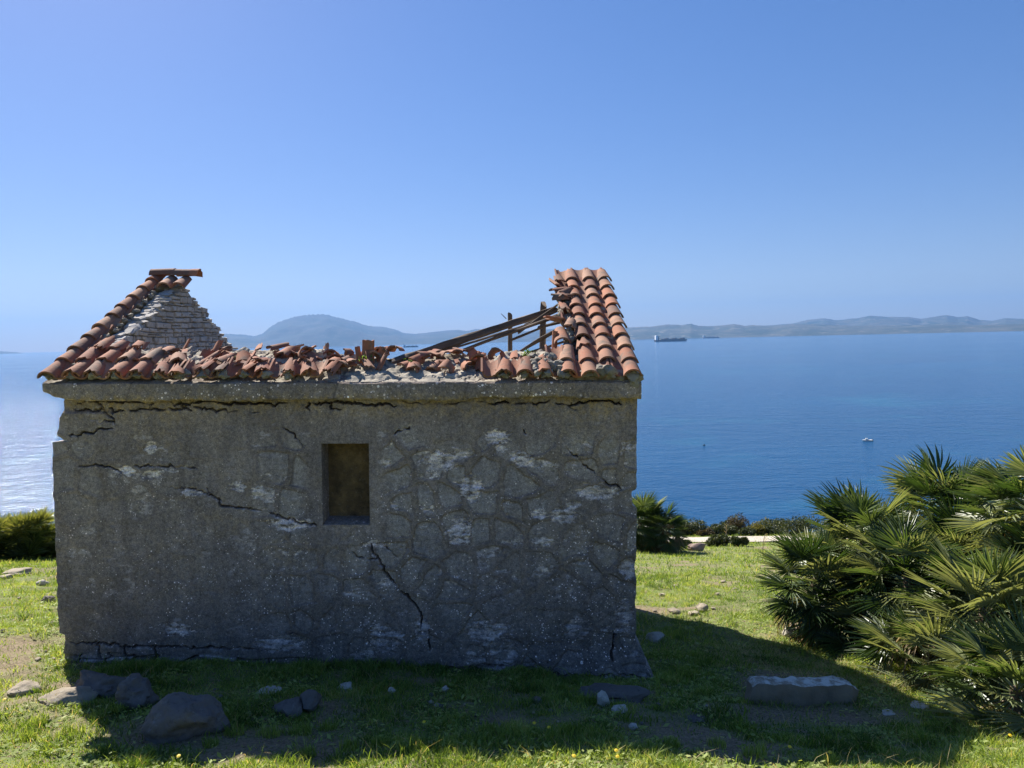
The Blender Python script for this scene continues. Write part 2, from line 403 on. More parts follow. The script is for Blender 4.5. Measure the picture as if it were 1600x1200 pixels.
# stone-outline cells
def cells(x, z, s, seed, jit=.42):
    x = x + .03 * fbm(x * 4, z * 4, seed + 1, 3); z = z + .03 * fbm(x * 4 + 9, z * 4, seed + 2, 3)
    u = x / s; v = z / s; iu = np.floor(u); iv = np.floor(v)
    F1 = np.full(u.shape, 9.); F2 = np.full(u.shape, 9.); idc = np.zeros(u.shape)
    for a in (-1, 0, 1):
        for b in (-1, 0, 1):
            cu = iu + a; cv = iv + b
            qx = cu + .5 + jit * 2 * (hsh(cu, cv, seed) - .5); qy = cv + .5 + jit * 2 * (hsh(cu, cv, seed + 5) - .5)
            d = np.maximum(abs(u - qx) * 1.0, abs(v - qy) * 1.1) * .55 + np.hypot(u - qx, v - qy) * .5
            c = hsh(cu, cv, seed + 9)
            nw = d < F1
            F2 = np.where(nw, F1, np.minimum(F2, d)); idc = np.where(nw, c, idc); F1 = np.where(nw, d, F1)
    return (F2 - F1) * s, idc
dE, cid = cells(GX, GZ, .255, 40)
# how clearly the outlines show: right part strong, left faint, smooth top band and round the window
pres = sstep(-.95, -.2, GX + .25 * fbm(GX * 1.2, GZ * 1.2, 60)) * .85 + .12 + .25 * sstep(-1.0, -1.9, GX) * sstep(1.2, 1.6, GZ)
pres *= sstep(2.12, 1.85, GZ + .12 * fbm(GX * 2, 0 * GZ, 61))
dw = np.hypot(np.maximum(np.maximum(wx0 - GX, GX - wx1), 0), np.maximum(np.maximum(wz0 - GZ, GZ - wz1), 0))
pres *= sstep(.06, .22, dw)
pres *= sstep(-.5, .35, GZ + .0 * GX) * .6 + .4
pres = np.clip(pres * (.35 + .9 * sstep(-.25, .3, fbm(GX * 2.2, GZ * 2.2, 64, 3))), 0, 1)
ribbon = sstep(.046, .034, dE) * pres
edge_line = np.exp(-((dE - .046) / .008) ** 2) * pres
stone = sstep(.05, .07, dE) * pres
ex_n = fbm(GX * 6, GZ * 11, 70, 4) + .45 * fbm(GX * 26, GZ * 50, 72, 3)
expo = sstep(.33, .38, ex_n + (cid - .5) * .5 - .10 + .22 * sstep(.25, -.05, GZ)) * sstep(.035, .06, dE) * np.clip(pres + .15, 0, 1)
def blob(px, py, rx, ry, a=1):
    cx, cz = fac(px, py); n_ = .7 * fbm(GX * 13, GZ * 26, 90, 4) + .5 * fbm(GX * 50, GZ * 90, 91, 2)
    d = np.hypot((GX - cx) / (rx * .00533), (GZ - cz) / (ry * .00533)) + n_
    return a * sstep(1.0, .88, d)
for b_ in [(198, 737, 20, 9), (232, 742, 16, 6), (455, 820, 34, 9), (930, 770, 34, 13), (895, 790, 14, 10), (880, 805, 22, 13), (778, 684, 22, 12), (782, 700, 10, 8), (590, 850, 20, 6), (372, 760, 14, 8), (405, 768, 12, 9), (235, 700, 9, 12), (300, 770, 16, 8), (280, 985, 24, 10), (440, 1005, 42, 14), (660, 985, 12, 20), (765, 990, 34, 18), (905, 985, 18, 22), (600, 1000, 30, 22), (848, 845, 18, 8), (845, 805, 14, 9), (722, 830, 22, 22), (735, 765, 16, 20), (690, 720, 28, 14), (820, 715, 18, 12), (965, 985, 22, 6), (975, 960, 12, 30), (985, 890, 16, 14), (978, 700, 10, 10)]:
    expo = np.maximum(expo, blob(*b_))
# cracks
lip = np.zeros_like(GX); crack = np.zeros_like(GX); depth = np.zeros_like(GX)
def add_crack(pts, wpx, dep=.045, jit=5):
    global crack, depth, lip
    P = [fac(*p) for p in pts]
    Q_ = []
    for a, b in zip(P[:-1], P[1:]):
        n = max(2, int(math.dist(a, b) / .014))
        for k in range(n): 
            t = k / n; Q_.append((a[0] + (b[0] - a[0]) * t, a[1] + (b[1] - a[1]) * t))
    Q_.append(P[-1])
    Q_ = [(x + jit * .0024 * float(vn(x * 24, z * 24, 5)) + .010 * float(vn(x * 60, z * 60, 7)), z + jit * .0034 * float(vn(x * 26 + 9, z * 26, 6)) + .012 * float(vn(x * 70, z * 70, 8))) for x, z in Q_]
    for k, (a, b) in enumerate(zip(Q_[:-1], Q_[1:])):
        e = min(1, 4 * min(k + 1, len(Q_) - k) / len(Q_) + .25)
        w_ = wpx * .00533 * .27 * e * max(.08, .85 + 1.1 * float(vn(k * .22, wpx * 3, 3)) + .3 * float(vn(k * .9, wpx, 4)))
        mx, mz = .5 * (a[0] + b[0]), .5 * (a[1] + b[1])
        i0, i1 = np.searchsorted(gx, [mx - .09, mx + .09]); j0, j1 = np.searchsorted(gzv, [mz - .09, mz + .09])
        sx_ = GX[j0:j1, i0:i1]; sz_ = GZ[j0:j1, i0:i1]
        ab = np.array(b) - np.array(a); L2 = ab @ ab + 1e-9
        t = np.clip(((sx_ - a[0]) * ab[0] + (sz_ - a[1]) * ab[1]) / L2, 0, 1)
        d = np.hypot(sx_ - a[0] - t * ab[0], sz_ - a[1] - t * ab[1])
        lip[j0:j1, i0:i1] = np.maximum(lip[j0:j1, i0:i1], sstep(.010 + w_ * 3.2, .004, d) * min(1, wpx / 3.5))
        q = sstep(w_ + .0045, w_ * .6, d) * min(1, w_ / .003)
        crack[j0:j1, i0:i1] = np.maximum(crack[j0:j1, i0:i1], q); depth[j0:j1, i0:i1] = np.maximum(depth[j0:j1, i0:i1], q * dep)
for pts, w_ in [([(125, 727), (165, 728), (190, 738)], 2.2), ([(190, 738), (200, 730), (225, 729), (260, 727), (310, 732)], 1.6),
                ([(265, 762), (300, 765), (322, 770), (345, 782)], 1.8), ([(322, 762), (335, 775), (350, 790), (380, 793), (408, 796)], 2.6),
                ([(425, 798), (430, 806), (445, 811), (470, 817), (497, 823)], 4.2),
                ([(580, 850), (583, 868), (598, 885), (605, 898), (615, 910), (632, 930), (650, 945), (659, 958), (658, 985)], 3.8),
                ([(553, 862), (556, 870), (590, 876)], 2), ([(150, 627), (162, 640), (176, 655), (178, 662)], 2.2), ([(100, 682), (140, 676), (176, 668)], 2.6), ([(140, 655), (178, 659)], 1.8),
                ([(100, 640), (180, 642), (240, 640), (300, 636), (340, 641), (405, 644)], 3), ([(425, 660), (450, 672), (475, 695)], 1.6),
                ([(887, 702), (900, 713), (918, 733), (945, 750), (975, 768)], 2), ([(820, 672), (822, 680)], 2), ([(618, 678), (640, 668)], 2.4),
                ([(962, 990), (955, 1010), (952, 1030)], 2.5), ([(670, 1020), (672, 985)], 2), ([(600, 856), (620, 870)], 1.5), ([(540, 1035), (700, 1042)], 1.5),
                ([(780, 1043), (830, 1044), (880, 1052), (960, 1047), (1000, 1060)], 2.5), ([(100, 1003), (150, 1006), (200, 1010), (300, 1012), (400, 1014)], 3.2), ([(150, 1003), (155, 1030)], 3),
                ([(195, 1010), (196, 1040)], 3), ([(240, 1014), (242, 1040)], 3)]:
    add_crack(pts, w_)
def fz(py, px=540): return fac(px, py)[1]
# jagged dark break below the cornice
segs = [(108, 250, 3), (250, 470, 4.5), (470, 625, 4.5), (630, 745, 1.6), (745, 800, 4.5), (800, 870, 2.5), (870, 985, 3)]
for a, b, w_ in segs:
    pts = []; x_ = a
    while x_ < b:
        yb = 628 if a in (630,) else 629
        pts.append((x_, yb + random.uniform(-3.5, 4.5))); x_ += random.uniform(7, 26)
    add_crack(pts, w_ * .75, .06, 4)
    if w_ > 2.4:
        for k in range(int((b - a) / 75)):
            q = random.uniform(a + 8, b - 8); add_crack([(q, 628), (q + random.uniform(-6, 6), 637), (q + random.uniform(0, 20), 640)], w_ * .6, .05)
# relief
lipn = lip * sstep(.02, .10, fbm(GX * 9, GZ * 13, 95, 4) + .3 * fbm(GX * 40, GZ * 60, 96, 2)) * sstep(2.2, 2.1, GZ)
expo = np.maximum(expo, lipn * .75)
disp = .010 * fbm(GX * 1.4, GZ * 1.4, 11) + .006 * fbm(GX * 9, GZ * 9, 12) + .004 * fbm(GX * 30, GZ * 30, 13, 3)
disp += .010 * ribbon - .006 * edge_line
disp += -.004 * stone + .008 * stone * fbm(GX * 5, GZ * 14, 14)
disp += expo * (-.010 + .02 * fbm(GX * 8, GZ * 30, 15, 3))
disp -= depth + .007 * lipn
# broken upper-left corner set back, loose foundation along the foot
cxl, _ = fac(178, 660); ul = sstep(cxl + .03, cxl - .03, GX + .05 * fbm(GX * 8, GZ * 8, 16)) * sstep(fz(690, 120) - .01, fz(690, 120) + .01, GZ) * sstep(fz(640), fz(646), GZ * -1 + 2 * fz(643))
disp -= .03 * ul * (1 + .8 * fbm(GX * 6, GZ * 18, 18))
footz = .135 - .04 * (GX + WX) + .05 * fbm(GX * 2.5, 0 * GZ, 19, 3) - .09 * sstep(1.4, 2.4, GX)
foot = sstep(footz + .01, footz - .01, GZ)
kf, kid = cells(GX * .6, GZ * 1.3, .14, 44)
disp += foot * (-.02 + .05 * (kid - .3) * sstep(.0, .02, kf) - .04 * sstep(.014, .004, kf)) * np.where(GX < -.9, 1, .6)
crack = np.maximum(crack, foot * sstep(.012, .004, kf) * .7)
stone = np.maximum(stone * (1 - foot), foot * .8); expo = np.maximum(expo * (1 - .6 * foot), foot * sstep(.55, .75, kid) * .8)
flare = sstep(1.3, 2.45, GX) * sstep(.20, -.12, GZ) 
disp += .14 * flare * (1 + .3 * fbm(GX * 5, GZ * 9, 23))
YF = -WY - disp
# ragged side outlines
def edge_l(z):
    zt = fz(690, 100); zb = fz(990, 100)
    o_ = .012 * fbm(z * 14, z * 0, 50, 4)
    o_ = o_ + sstep(zt - .008, zt + .008, z) * (.075 + .03 * vn(z * 17, z * 0, 51)) + sstep(zb + .01, zb - .01, z) * (.035 + .03 * vn(z * 8, z * 0, 52))
    return o_
def edge_r(z):
    o_ = .010 * fbm(z * 12, z * 0, 53, 4) - .035 * sstep(1.52, 1.50, z) * sstep(1.36, 1.38, z) * 1 - .012 * sstep(1.6, .3, z) * vn(z * 9, z * 0, 54)
    o_ = o_ + .13 * sstep(.30, -.10, z) + .02 * sstep(.3, -.1, z) * vn(z * 14, z * 0, 55)
    return o_
XF = GX + edge_l(GZ) * sstep(-WX + .35, -WX, GX) + edge_r(GZ) * sstep(WX - .35, WX, GX)
inwin = lambda a, b: (a > wx0 - 1e-6) & (a < wx1 - 1e-6) & (b > wz0 - 1e-6) & (b < wz1 - 1e-6)
nxx, nzz = len(gx), len(gzv)
ii = np.arange(nxx * nzz).reshape(nzz, nxx)
q = np.stack([ii[:-1, :-1], ii[:-1, 1:], ii[1:, 1:], ii[1:, :-1]], -1)
keep = ~inwin(GX[:-1, :-1], GZ[:-1, :-1])
q = q[keep]
Vf = np.stack([XF, YF, GZ], -1).reshape(-1, 3)
slope = np.where((XF > wx0 - .01) & (XF < wx1 + .01) & (abs(GZ - wz0) < 1e-6), .03, 0)
Vb = np.stack([XF, np.full_like(XF, -WY + WT), GZ + slope], -1).reshape(-1, 3); off = len(Vf)
E = np.concatenate([q[:, [0, 1]], q[:, [1, 2]], q[:, [2, 3]], q[:, [3, 0]]])
key = np.minimum(E[:, 0], E[:, 1]).astype(np.int64) * 10 ** 7 + np.maximum(E[:, 0], E[:, 1])
_, inv, cnt = np.unique(key, return_inverse=True, return_counts=True)
BE = E[cnt[inv] == 1]
side = np.stack([BE[:, 1], BE[:, 0], BE[:, 0] + off, BE[:, 1] + off], -1)
qb = q[:, ::-1] + off
darkv = sstep(1.3, -.1, GZ + .45 * fbm(GX * 1.3, GZ * .9, 80)) * .85 + .28 * sstep(.5, 2.2, GX) * sstep(.6, -.3, fbm(GX * 1.5, GZ * 1.5, 81)) + .35 * sstep(2.16, 2.3, GZ)  # mottled darker tone towards the foot, the right side and below the cornice
lich = sstep(2.0, 1.0, GZ) * .9 + .3
ochre = sstep(2.05, 2.25, GZ) * .9 + .35 * sstep(.0, .4, fbm(GX * 2, GZ * 2, 83)) * sstep(.3, 1.2, GZ)
A = {'ribbon': ribbon, 'expo': expo, 'crack': np.clip(crack, 0, 1), 'stone': stone, 'dark_tone': np.clip(darkv, 0, 1), 'lichen': lich, 'ochre': ochre}
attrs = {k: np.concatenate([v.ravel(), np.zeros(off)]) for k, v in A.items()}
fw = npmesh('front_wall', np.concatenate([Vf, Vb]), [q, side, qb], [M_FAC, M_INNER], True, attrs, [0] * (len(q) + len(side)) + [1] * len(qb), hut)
fw.data.set_sharp_from_angle(angle=R(50))

mbi = MB()
ni = 24; Vi = []; Fi = []
for j_ in range(ni + 1):
    for i_ in range(ni + 1):
        x_ = wx0 - .02 + (wx1 - wx0 + .04) * i_ / ni; z_ = wz0 - .05 + (wz1 - wz0 + .08) * j_ / ni
        Vi.append((x_, -WY + .24 + .012 * float(fbm(x_ * 12, z_ * 12, 7)), z_))
for j_ in range(ni):
    for i_ in range(ni): a_ = j_ * (ni + 1) + i_; Fi.append((a_, a_ + 1, a_ + ni + 2, a_ + ni + 1))
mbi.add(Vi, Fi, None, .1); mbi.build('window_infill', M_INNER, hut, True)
EZ, RZ_ = 2.45, 3.40; EY = -WY - .12                 # eave and ridge of the roof plane
def rz(y): return EZ + (RZ_ - EZ) * (1 - abs(y) / abs(EY))
# gable walls and back wall
def slab_wall(name, axis_, a0, a1, c0, c1, ztop, mt, st=.05, seed=0, parent=hut, amp=.012):
    """wall whose faces lie at c0 / c1 on the other axis, running a0..a1"""
    n = int((a1 - a0) / st) + 1; m = 50
    A_ = np.linspace(a0, a1, n); V = []
    for c, sg in ((c0, -1), (c1, 1)):
        for j in range(m):
            for a in A_:
                z = -.5 + (ztop(a) + .5) * j / (m - 1)
                d = sg * amp * 2 * float(fbm(a * 5 + seed, z * 9, seed + 3, 3))
                V.append((a, c + d, z) if axis_ == 'x' else (c + d, a, z))
    V = np.array(V); k = n * m; F = []
    idn = np.arange(k).reshape(m, n)
    f0 = np.stack([idn[:-1, :-1], idn[:-1, 1:], idn[1:, 1:], idn[1:, :-1]], -1).reshape(-1, 4)
    top = np.stack([idn[-1, :-1], idn[-1, 1:], idn[-1, 1:] + k, idn[-1, :-1] + k], -1)
    s0 = np.stack([idn[:-1, 0], idn[1:, 0], idn[1:, 0] + k, idn[:-1, 0] + k], -1)
    s1 = np.stack([idn[:-1, -1], idn[1:, -1], idn[1:, -1] + k, idn[:-1, -1] + k], -1)
    return npmesh(name, V, [f0, f0[:, ::-1] + k, top, s0[:, ::-1], s1], mt, True, {'tint': rng.random(len(V)) * .4}, None, parent)
rg = lambda y: rz(y) - .04 + .02 * float(vn(y * 9, 0, 71))
gw = slab_wall('gable_wall', 'y', -WY + WT + .003, WY, -WX + .03, -WX + WT, rg, M_MORTD, seed=3, amp=.003)
gwr = slab_wall('gable_wall', 'y', -WY + WT + .003, WY, WX - WT, WX - .03, lambda y: rg(y) - .03, M_RUB, seed=8)
bw = slab_wall('back_wall', 'x', -WX + WT + .003, WX - WT - .003, WY - WT, WY - .01, lambda x: 2.30 + .08 * float(fbm(x * 2, 0, 5)), M_INNER, seed=12)
# the flat stones of the left gable seen from inside
def chip(w, d, h, jit=.25, ins=.006):
    """rough slab: box with jittered corners and a smaller front face; x depth, y length, z height; front towards +x"""
    V = []
    for x_, k in ((0, 0), (d * .75, 0), (d, ins)):
        for sy_, sz_ in ((-1, -1), (1, -1), (1, 1), (-1, 1)):
            V.append((x_ + (random.uniform(-.15, .1) * d if x_ > 0 else 0), sy_ * (w / 2 - k - random.random() * jit * h * .8), sz_ * (h / 2 - k - random.random() * jit * h * .5)))
    F = [(8, 9, 10, 11)]
    for b in (0, 4):
        for i in range(4): F.append((b + i, b + (i + 1) % 4, b + 4 + (i + 1) % 4, b + 4 + i))
    return V, F
mb = MB(); z_ = 1.7
while z_ < 3.36:
    h = random.uniform(.026, .075)
    ys = [y for y in np.arange(-1.6, 1.75, .02) if rz(y) - .05 > z_ + h * .5]
    if not ys: break
    y0, y1 = min(ys), max(ys); y_ = y0 - random.random() * .1
    while y_ < y1:
        w_ = random.choice([.05, .07, .10, .14, .18]) * random.uniform(.8, 1.2)
        if random.random() < .25: hh = h * .5; rows = ((-h / 4, h * .5), (h / 4, h * .5))
        else: rows = ((0, h),)
        for dz, hh in rows:
            V, F = chip(w_ - .006, random.uniform(.015, .05), hh - .004)
            mb.add(V, F, T(-WX + WT - .008, y_ + w_ / 2, z_ + h / 2 + dz + .01 * math.sin(y_ * 3)) @ RX(R(random.uniform(-4, 4))))
        y_ += w_
    z_ += h
mb.build('gable_stones', M_RUB, hut)
# loose coping stones on the rear rake of the left gable
mb = MB()
for k in range(34):
    y_ = .05 + k * .053; V, F = chip(random.uniform(.05, .12), random.uniform(.20, .3), random.uniform(.03, .045), .4)
    mb.add(V, F, T(-WX + .06, y_, rz(y_) - .035 + random.uniform(0, .03)) @ RX(R(random.uniform(-20, 8))))
for k in range(90):
    y_ = -1.45 + k * .0165; V, F = chip(random.uniform(.05, .11), random.uniform(.06, .14), random.uniform(.02, .04), .5)
    mb.add(V, F, T(-2.24 + random.uniform(-.02, .07), y_, rz(y_) - .035 + random.uniform(0, .02)) @ RZ(R(random.uniform(-40, 40))) @ RX(R(random.uniform(8, 35))))
mb.build('coping', M_RUB, hut)

# cornice: band along the eave with a broken lower edge
n = 600; cx_ = np.linspace(-WX - .03, WX + .02, n)
lowz = 2.285 + .016 * fbm(cx_ * 5, cx_ * 0, 30, 4) + .05 * np.maximum(0, vn(cx_ * 3.2, cx_ * 0, 33) - .35) 
lowz += .05 * sstep(-WX + .28, -WX - .03, cx_)
up = 2.432 + .006 * fbm(cx_ * 6, cx_ * 0, 34)
prof = []
yf = -WY - .095 + .006 * fbm(cx_ * 4, cx_ * 0, 35) + .10 * sstep(-WX + .12, -WX - .03, cx_) * .4
ring = [(-WY + .1, lowz + .012), (-WY - .035, lowz + .006), (yf + .012, lowz), (yf, lowz + .012), (yf - .002, .6 * lowz + .4 * up), (yf - .001, .3 * lowz + .7 * up), (yf, up - .010), (yf + .01, up), (-WY + .1, up + .05)]
V = []
for k, (a, b) in enumerate(ring):
    a = np.broadcast_to(a, (n,)); nzv = .005 * fbm(cx_ * 20, cx_ * 0 + k * .7, 37, 3)
    V.append(np.stack([cx_, a + nzv, b + (nzv if k < 4 else 0)], -1))
V = np.array(V); m = len(ring); ii = np.arange(n * m).reshape(m, n); jj = np.roll(ii, -1, 0)
F = np.stack([ii[:, :-1], ii[:, 1:], jj[:, 1:], jj[:, :-1]], -1).reshape(-1, 4)
zs = {k: np.zeros(n * m) for k in ('ribbon', 'expo', 'stone')}
VV = V.reshape(-1, 3)
zs['dark_tone'] = np.clip(.25 + .6 * fbm(VV[:, 0] * 1.5, VV[:, 2] * 3, 39), 0, 1); zs['lichen'] = np.full(n * m, .9); zs['ochre'] = sstep(2.36, 2.28, VV[:, 2]) + .3
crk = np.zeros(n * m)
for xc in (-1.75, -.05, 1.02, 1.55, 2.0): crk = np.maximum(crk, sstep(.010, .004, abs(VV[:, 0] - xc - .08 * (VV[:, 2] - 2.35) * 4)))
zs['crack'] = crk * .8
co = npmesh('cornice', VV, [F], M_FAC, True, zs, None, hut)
me = co.data
bm = bmesh.new(); bm.from_mesh(me); bmesh.ops.holes_fill(bm, edges=[e for e in bm.edges if e.is_boundary]); bm.to_mesh(me); bm.free(); me.set_sharp_from_angle(angle=R(40))

# mortar bed on top of the front wall
bx = np.linspace(-WX + .02, WX - .02, 480); by = np.linspace(0, 1, 46)
BX, BT = np.meshgrid(bx, by)
BY = -WY - .075 + BT * .62
BZ = 2.436 + BT * .20 + .03 * fbm(BX * 3, BT * 2, 41) * sstep(0, .2, BT) + .022 * fbm(BX * 11, BT * 6, 42, 4) * sstep(0, .12, BT)
ck, ci = cells(BX, BY * 1.3, .16, 47); BZ += (ci - .5) * .022 * sstep(0, .15, BT) - .022 * sstep(.010, .002, ck) + .012 * fbm(BX * 28, BT * 14, 49, 3) * sstep(0, .1, BT)
BZ += .035 * sstep(.0, .5, fbm(BX * 2.1, BT, 48)) * BT
BZ += .055 * (sstep(-.05, -.35, BX) + sstep(1.15, 1.3, BX)) * sstep(.15, .5, BT) * (1 + fbm(BX * 7, BT * 4, 58, 3))
BZ = np.where(BT > .98, 2.2, BZ)
ii = np.arange(BX.size).reshape(BX.shape)
npmesh('mortar_bed', np.stack([BX, BY, BZ], -1).reshape(-1, 3), [np.stack([ii[:-1, :-1], ii[:-1, 1:], ii[1:, 1:], ii[1:, :-1]], -1).reshape(-1, 4)], M_MORT, True, {'tint': (ci * .6).ravel()}, None, hut).data.set_sharp_from_angle(angle=R(35))
# interior floor
mb = MB(); mb.add([(-2.1, -1.52, -.06), (2.1, -1.52, -.06), (2.1, 1.52, -.06), (-2.1, 1.52, -.06)], [(0, 1, 2, 3)]); mb.build('floor_slab', M_MORTD, hut)

# ------------------------------------------------------------------ tiles
def tile(L=.29, wa=.156, wb=.110, ha=.066, hb=.046, th=.016, na=10, nl=4, a0=-1, a1=1, jag=0, cut=0, inv=False, cutlow=0):
    """barrel tile; y up the slope from its wide end, z outwards"""
    A_ = 80; V = []; n = na + 1; m = nl + 1
    cs = [random.uniform(-jag, jag) for _ in range(n)]; cl = [random.uniform(-jag, jag) for _ in range(n)]
    for lay in (0, 1):
        for j in range(m):
            for i in range(n):
                s = a0 + (a1 - a0) * i / na; t0 = max(0, cutlow + (cl[i] if jag else 0)) if cutlow or jag else 0
                t1 = min(1, 1 - cut + (cs[i] if jag else 0)); t = t0 + (t1 - t0) * j / nl
                w_ = wa + (wb - wa) * t; h = ha + (hb - ha) * t
                if lay: w_ -= 2 * th; h -= th
                a = R(A_) * s
                x = w_ / 2 * math.sin(a) / math.sin(R(A_)); z = h * (math.cos(a) - math.cos(R(A_))) / (1 - math.cos(R(A_)))
                V.append((x, t * L, -z if inv else z))
    F = []; k = n * m
    for j in range(nl):
        for i in range(na):
            a = j * n + i; F.append((a, a + 1, a + n + 1, a + n)); F.append((a + k, a + n + k, a + n + 1 + k, a + 1 + k))
    for i in range(na):
        F.append((i + 1, i, i + k, i + 1 + k)); b = nl * n + i; F.append((b, b + 1, b + 1 + k, b + k))
    for j in range(nl):
        a = j * n; F.append((a, a + n, a + n + k, a + k)); a = j * n + na; F.append((a + n, a, a + k, a + n + k))
    if inv: F = [f[::-1] for f in F]
    return V, F
sl = math.atan2(RZ_ - EZ, -EY)
def RP(x, s, up=0): return T(x, EY, EZ) @ RX(sl) @ T(0, s, up)     # frame on the roof plane
def colx(i): return 2.395 - .1772 * i
ROW = .232
ICO = {}
def ico(sub):
    if sub not in ICO:
        b = bmesh.new(); bmesh.ops.create_icosphere(b, subdivisions=sub, radius=1)
        ICO[sub] = ([v.co.copy() for v in b.verts], [[v.index for v in f.verts] for f in b.faces]); b.free()
    return ICO[sub]
def rock(sx_, sy_, sz_, seed=0, sub=3, rough=.25, facet=.5):
    V0, F = ico(sub); V = []; o_ = Vector((seed * 3.7, seed * 1.3, seed * 7.1))
    pl = [(Vector((random.gauss(0, 1), random.gauss(0, 1), random.gauss(0, 1))).normalized(), random.uniform(.55, .85)) for _ in range(9)]
    for v in V0:
        p = v.copy()
        for nrm, d in pl:
            k = p.dot(nrm)
            if k > d: p -= nrm * (k - d) * facet * 1.6
        p *= 1 + rough * noise.fractal(v * 1.3 + o_, .9, 2, 6) + .10 * rough * noise.noise(v * 9 + o_)
        V.append((p.x * sx_, p.y * sy_, p.z * sz_))
    return V, F
def lay(mb, i, k, **kw):
    jx = random.uniform(-.008, .008); jr = random.uniform(-2.2, 2.2) * kw.pop('loose', 1); M_ = RP(colx(i) + jx, k * ROW + random.uniform(-.012, .012), .033) @ RZ(R(jr)) @ RX(R(-1.6 + random.uniform(-1, 1)))
    V, F = tile(**kw); mb.add(V, F, M_)
def pan(mb, i, k, **kw):
    M_ = RP(colx(i) + random.uniform(-.006, .006), k * ROW + .03 + random.uniform(-.01, .01), .066) @ RX(R(2.0))
    V, F = tile(wa=.15, wb=.17, inv=True, **kw); mb.add(V, F, M_)
# right patch
mb = MB()
for k in range(10):
    lay(mb, 0, k); 
    if k > 0: lay(mb, 1, k)
    if k != 2: lay(mb, 2, k)
    lay(mb, -.42, k, wa=.13, wb=.11, ha=.04, hb=.035) if False else None
for k in (0, 1, 2.6): lay(mb, 3, k, loose=3)
lay(mb, 4.05, 0, loose=4, cut=.35, jag=.2); lay(mb, 5, 0, loose=2); lay(mb, 6, 0, loose=3, cut=.15, jag=.12); lay(mb, 2, 2, cut=.5, jag=.2)
for k in range(10):
    for i in (.5, 1.5): pan(mb, i, k)
    if k > 3: pan(mb, 2.5, k, cut=.1, jag=.1)
for i, k in ((2.5, 0), (3.5, 0), (3.5, 1), (4.5, 0), (5.5, 0), (6.6, 0)): pan(mb, i, k, jag=.15, cut=.2)
# jumble near the top left of the patch
for (i, k, rzz, ryy) in ((2.9, 7.0, -35, 20), (3.3, 7.3, -60, -25), (3.0, 7.9, 20, 30), (2.7, 6.6, 10, 15), (3.4, 6.7, -80, 10), (2.75, 8.4, 5, 12), (2.7, 5.2, 8, 20), (2.65, 3.6, -12, 30), (2.9, 4.2, 60, 40)):
    V, F = tile(L=.24, jag=.2, cut=.2, a0=random.uniform(-1, -.3), a1=random.uniform(.4, 1)); mb.add(V, F, RP(colx(i), k * ROW, .05) @ RZ(R(rzz)) @ RY(R(ryy)))
mb.build('roof_tiles', M_TILE, hut, True, 40)
# left verge and the remains beside it
mb = MB()
for k in range(10): lay(mb, 27, k)
for k in range(9): 
    V, F = tile(L=.26, a0=.35, a1=1, jag=.12, inv=False); 
    pan(mb, 26.55, k, a0=-1, a1=.1, jag=.12)
for i, ks in ((26, (0, 1, 2)), (25, (0, 1, 2)), (24, (0, 1, 2)), (23, (0, 1)), (22, (0,)), (21, (0,)), (20, (0,)), (19, (0,)), (18, (0,)), (17, (0,)), (16, (0,)), (15, (0,)), (14.2, (0,))):
    for k in ks:
        if i < 23 or k == 2: lay(mb, i + random.uniform(-.16, .16), k + random.uniform(-.05, .12), loose=9, cut=random.uniform(.1, .55), jag=.22, a0=random.choice([-1, -.9, -.2]), a1=random.choice([1, .8, .3]))
        else: lay(mb, i, k, loose=5, cut=random.uniform(0, .3), jag=.14)
    pan(mb, i + .5, ks[-1] * .7, jag=.2, cut=.25)
    if i > 22: pan(mb, i + .5, 0)
for i in (26, 25.1): lay(mb, i, 8.35, cut=.1)
# ridge tiles
for x_, L_ in ((-2.43, .25), (-2.21, .24)):
    V, F = tile(L=L_, wa=.19, wb=.16, ha=.075, hb=.065); mb.add(V, F, T(x_, 0.02, RZ_ + .07) @ RZ(R(-90 + random.uniform(-4, 4))) @ RX(R(random.uniform(0, 4))), .02)
V, F = tile(L=.09, wa=.15, wb=.18, ha=.07, hb=.085, jag=.12); mb.add(V, F, T(-2.02, .02, RZ_ + .075) @ RZ(R(-90)) @ RX(R(-8)))
mb.build('roof_tiles', M_TILE, hut, True, 40)
# mortar under the tiles
mb = MB()
def lump(x, y, z, s, seed, flat=.6, mi=0):
    V, F = rock(s, s * .8, s * flat, seed, 2, .5); mb.add(V, F, T(x, y, z) @ RZ(random.random() * 6), mi=mi)
for k in range(10):                                            # verge bedding both sides
    lump(-2.30, EY + k * .19 + .15, rz(EY + k * .19 + .15) - .02, .07, k); lump(2.30, EY + k * .19 + .12, rz(EY + k * .19 + .12) - .03, .10, k + 20)
for k in range(18): lump(-2.27 + random.uniform(-.02, .02), EY + k * .105 + .1, rz(EY + k * .105 + .1) + .02, .035, k, .7)
V, F = rock(.085, .05, .07, 5, 3, .6); mp = MB(); mp.add(V, F, T(colx(0) + .01, EY + .03, EZ + .03)); mp.build('mortar_plug', M_MORTD, hut, True, 40)
for i in (0, 1, 2, 3, 4, 5, 6, 16, 17, 18, 19, 20, 21, 22, 23, 24, 25, 26, 27):
    if i == 0: continue
    V, F = rock(.062, .05, .036, i, 3, .6); mp = MB(); mp.add(V, F, RP(colx(i), .065, .028)); mp.build('mortar_plug', M_MORTD, hut, True, 40)
for x_ in (1, 1.2, 1.5, 1.4): V, F = rock(.06, .05, .05, x_, 2, .5); mp = MB(); mp.add(V, F, RP(colx(x_), random.uniform(.03, .16), .05)); mp.build('mortar_plug', M_MORTD, hut, True, 40)
for k in range(26):
    i = random.uniform(3.2, 4.6); V, F = rock(.04, .04, .035, k, 2, .5); mb.add(V, F, RP(colx(i), random.uniform(0, .35), .05))
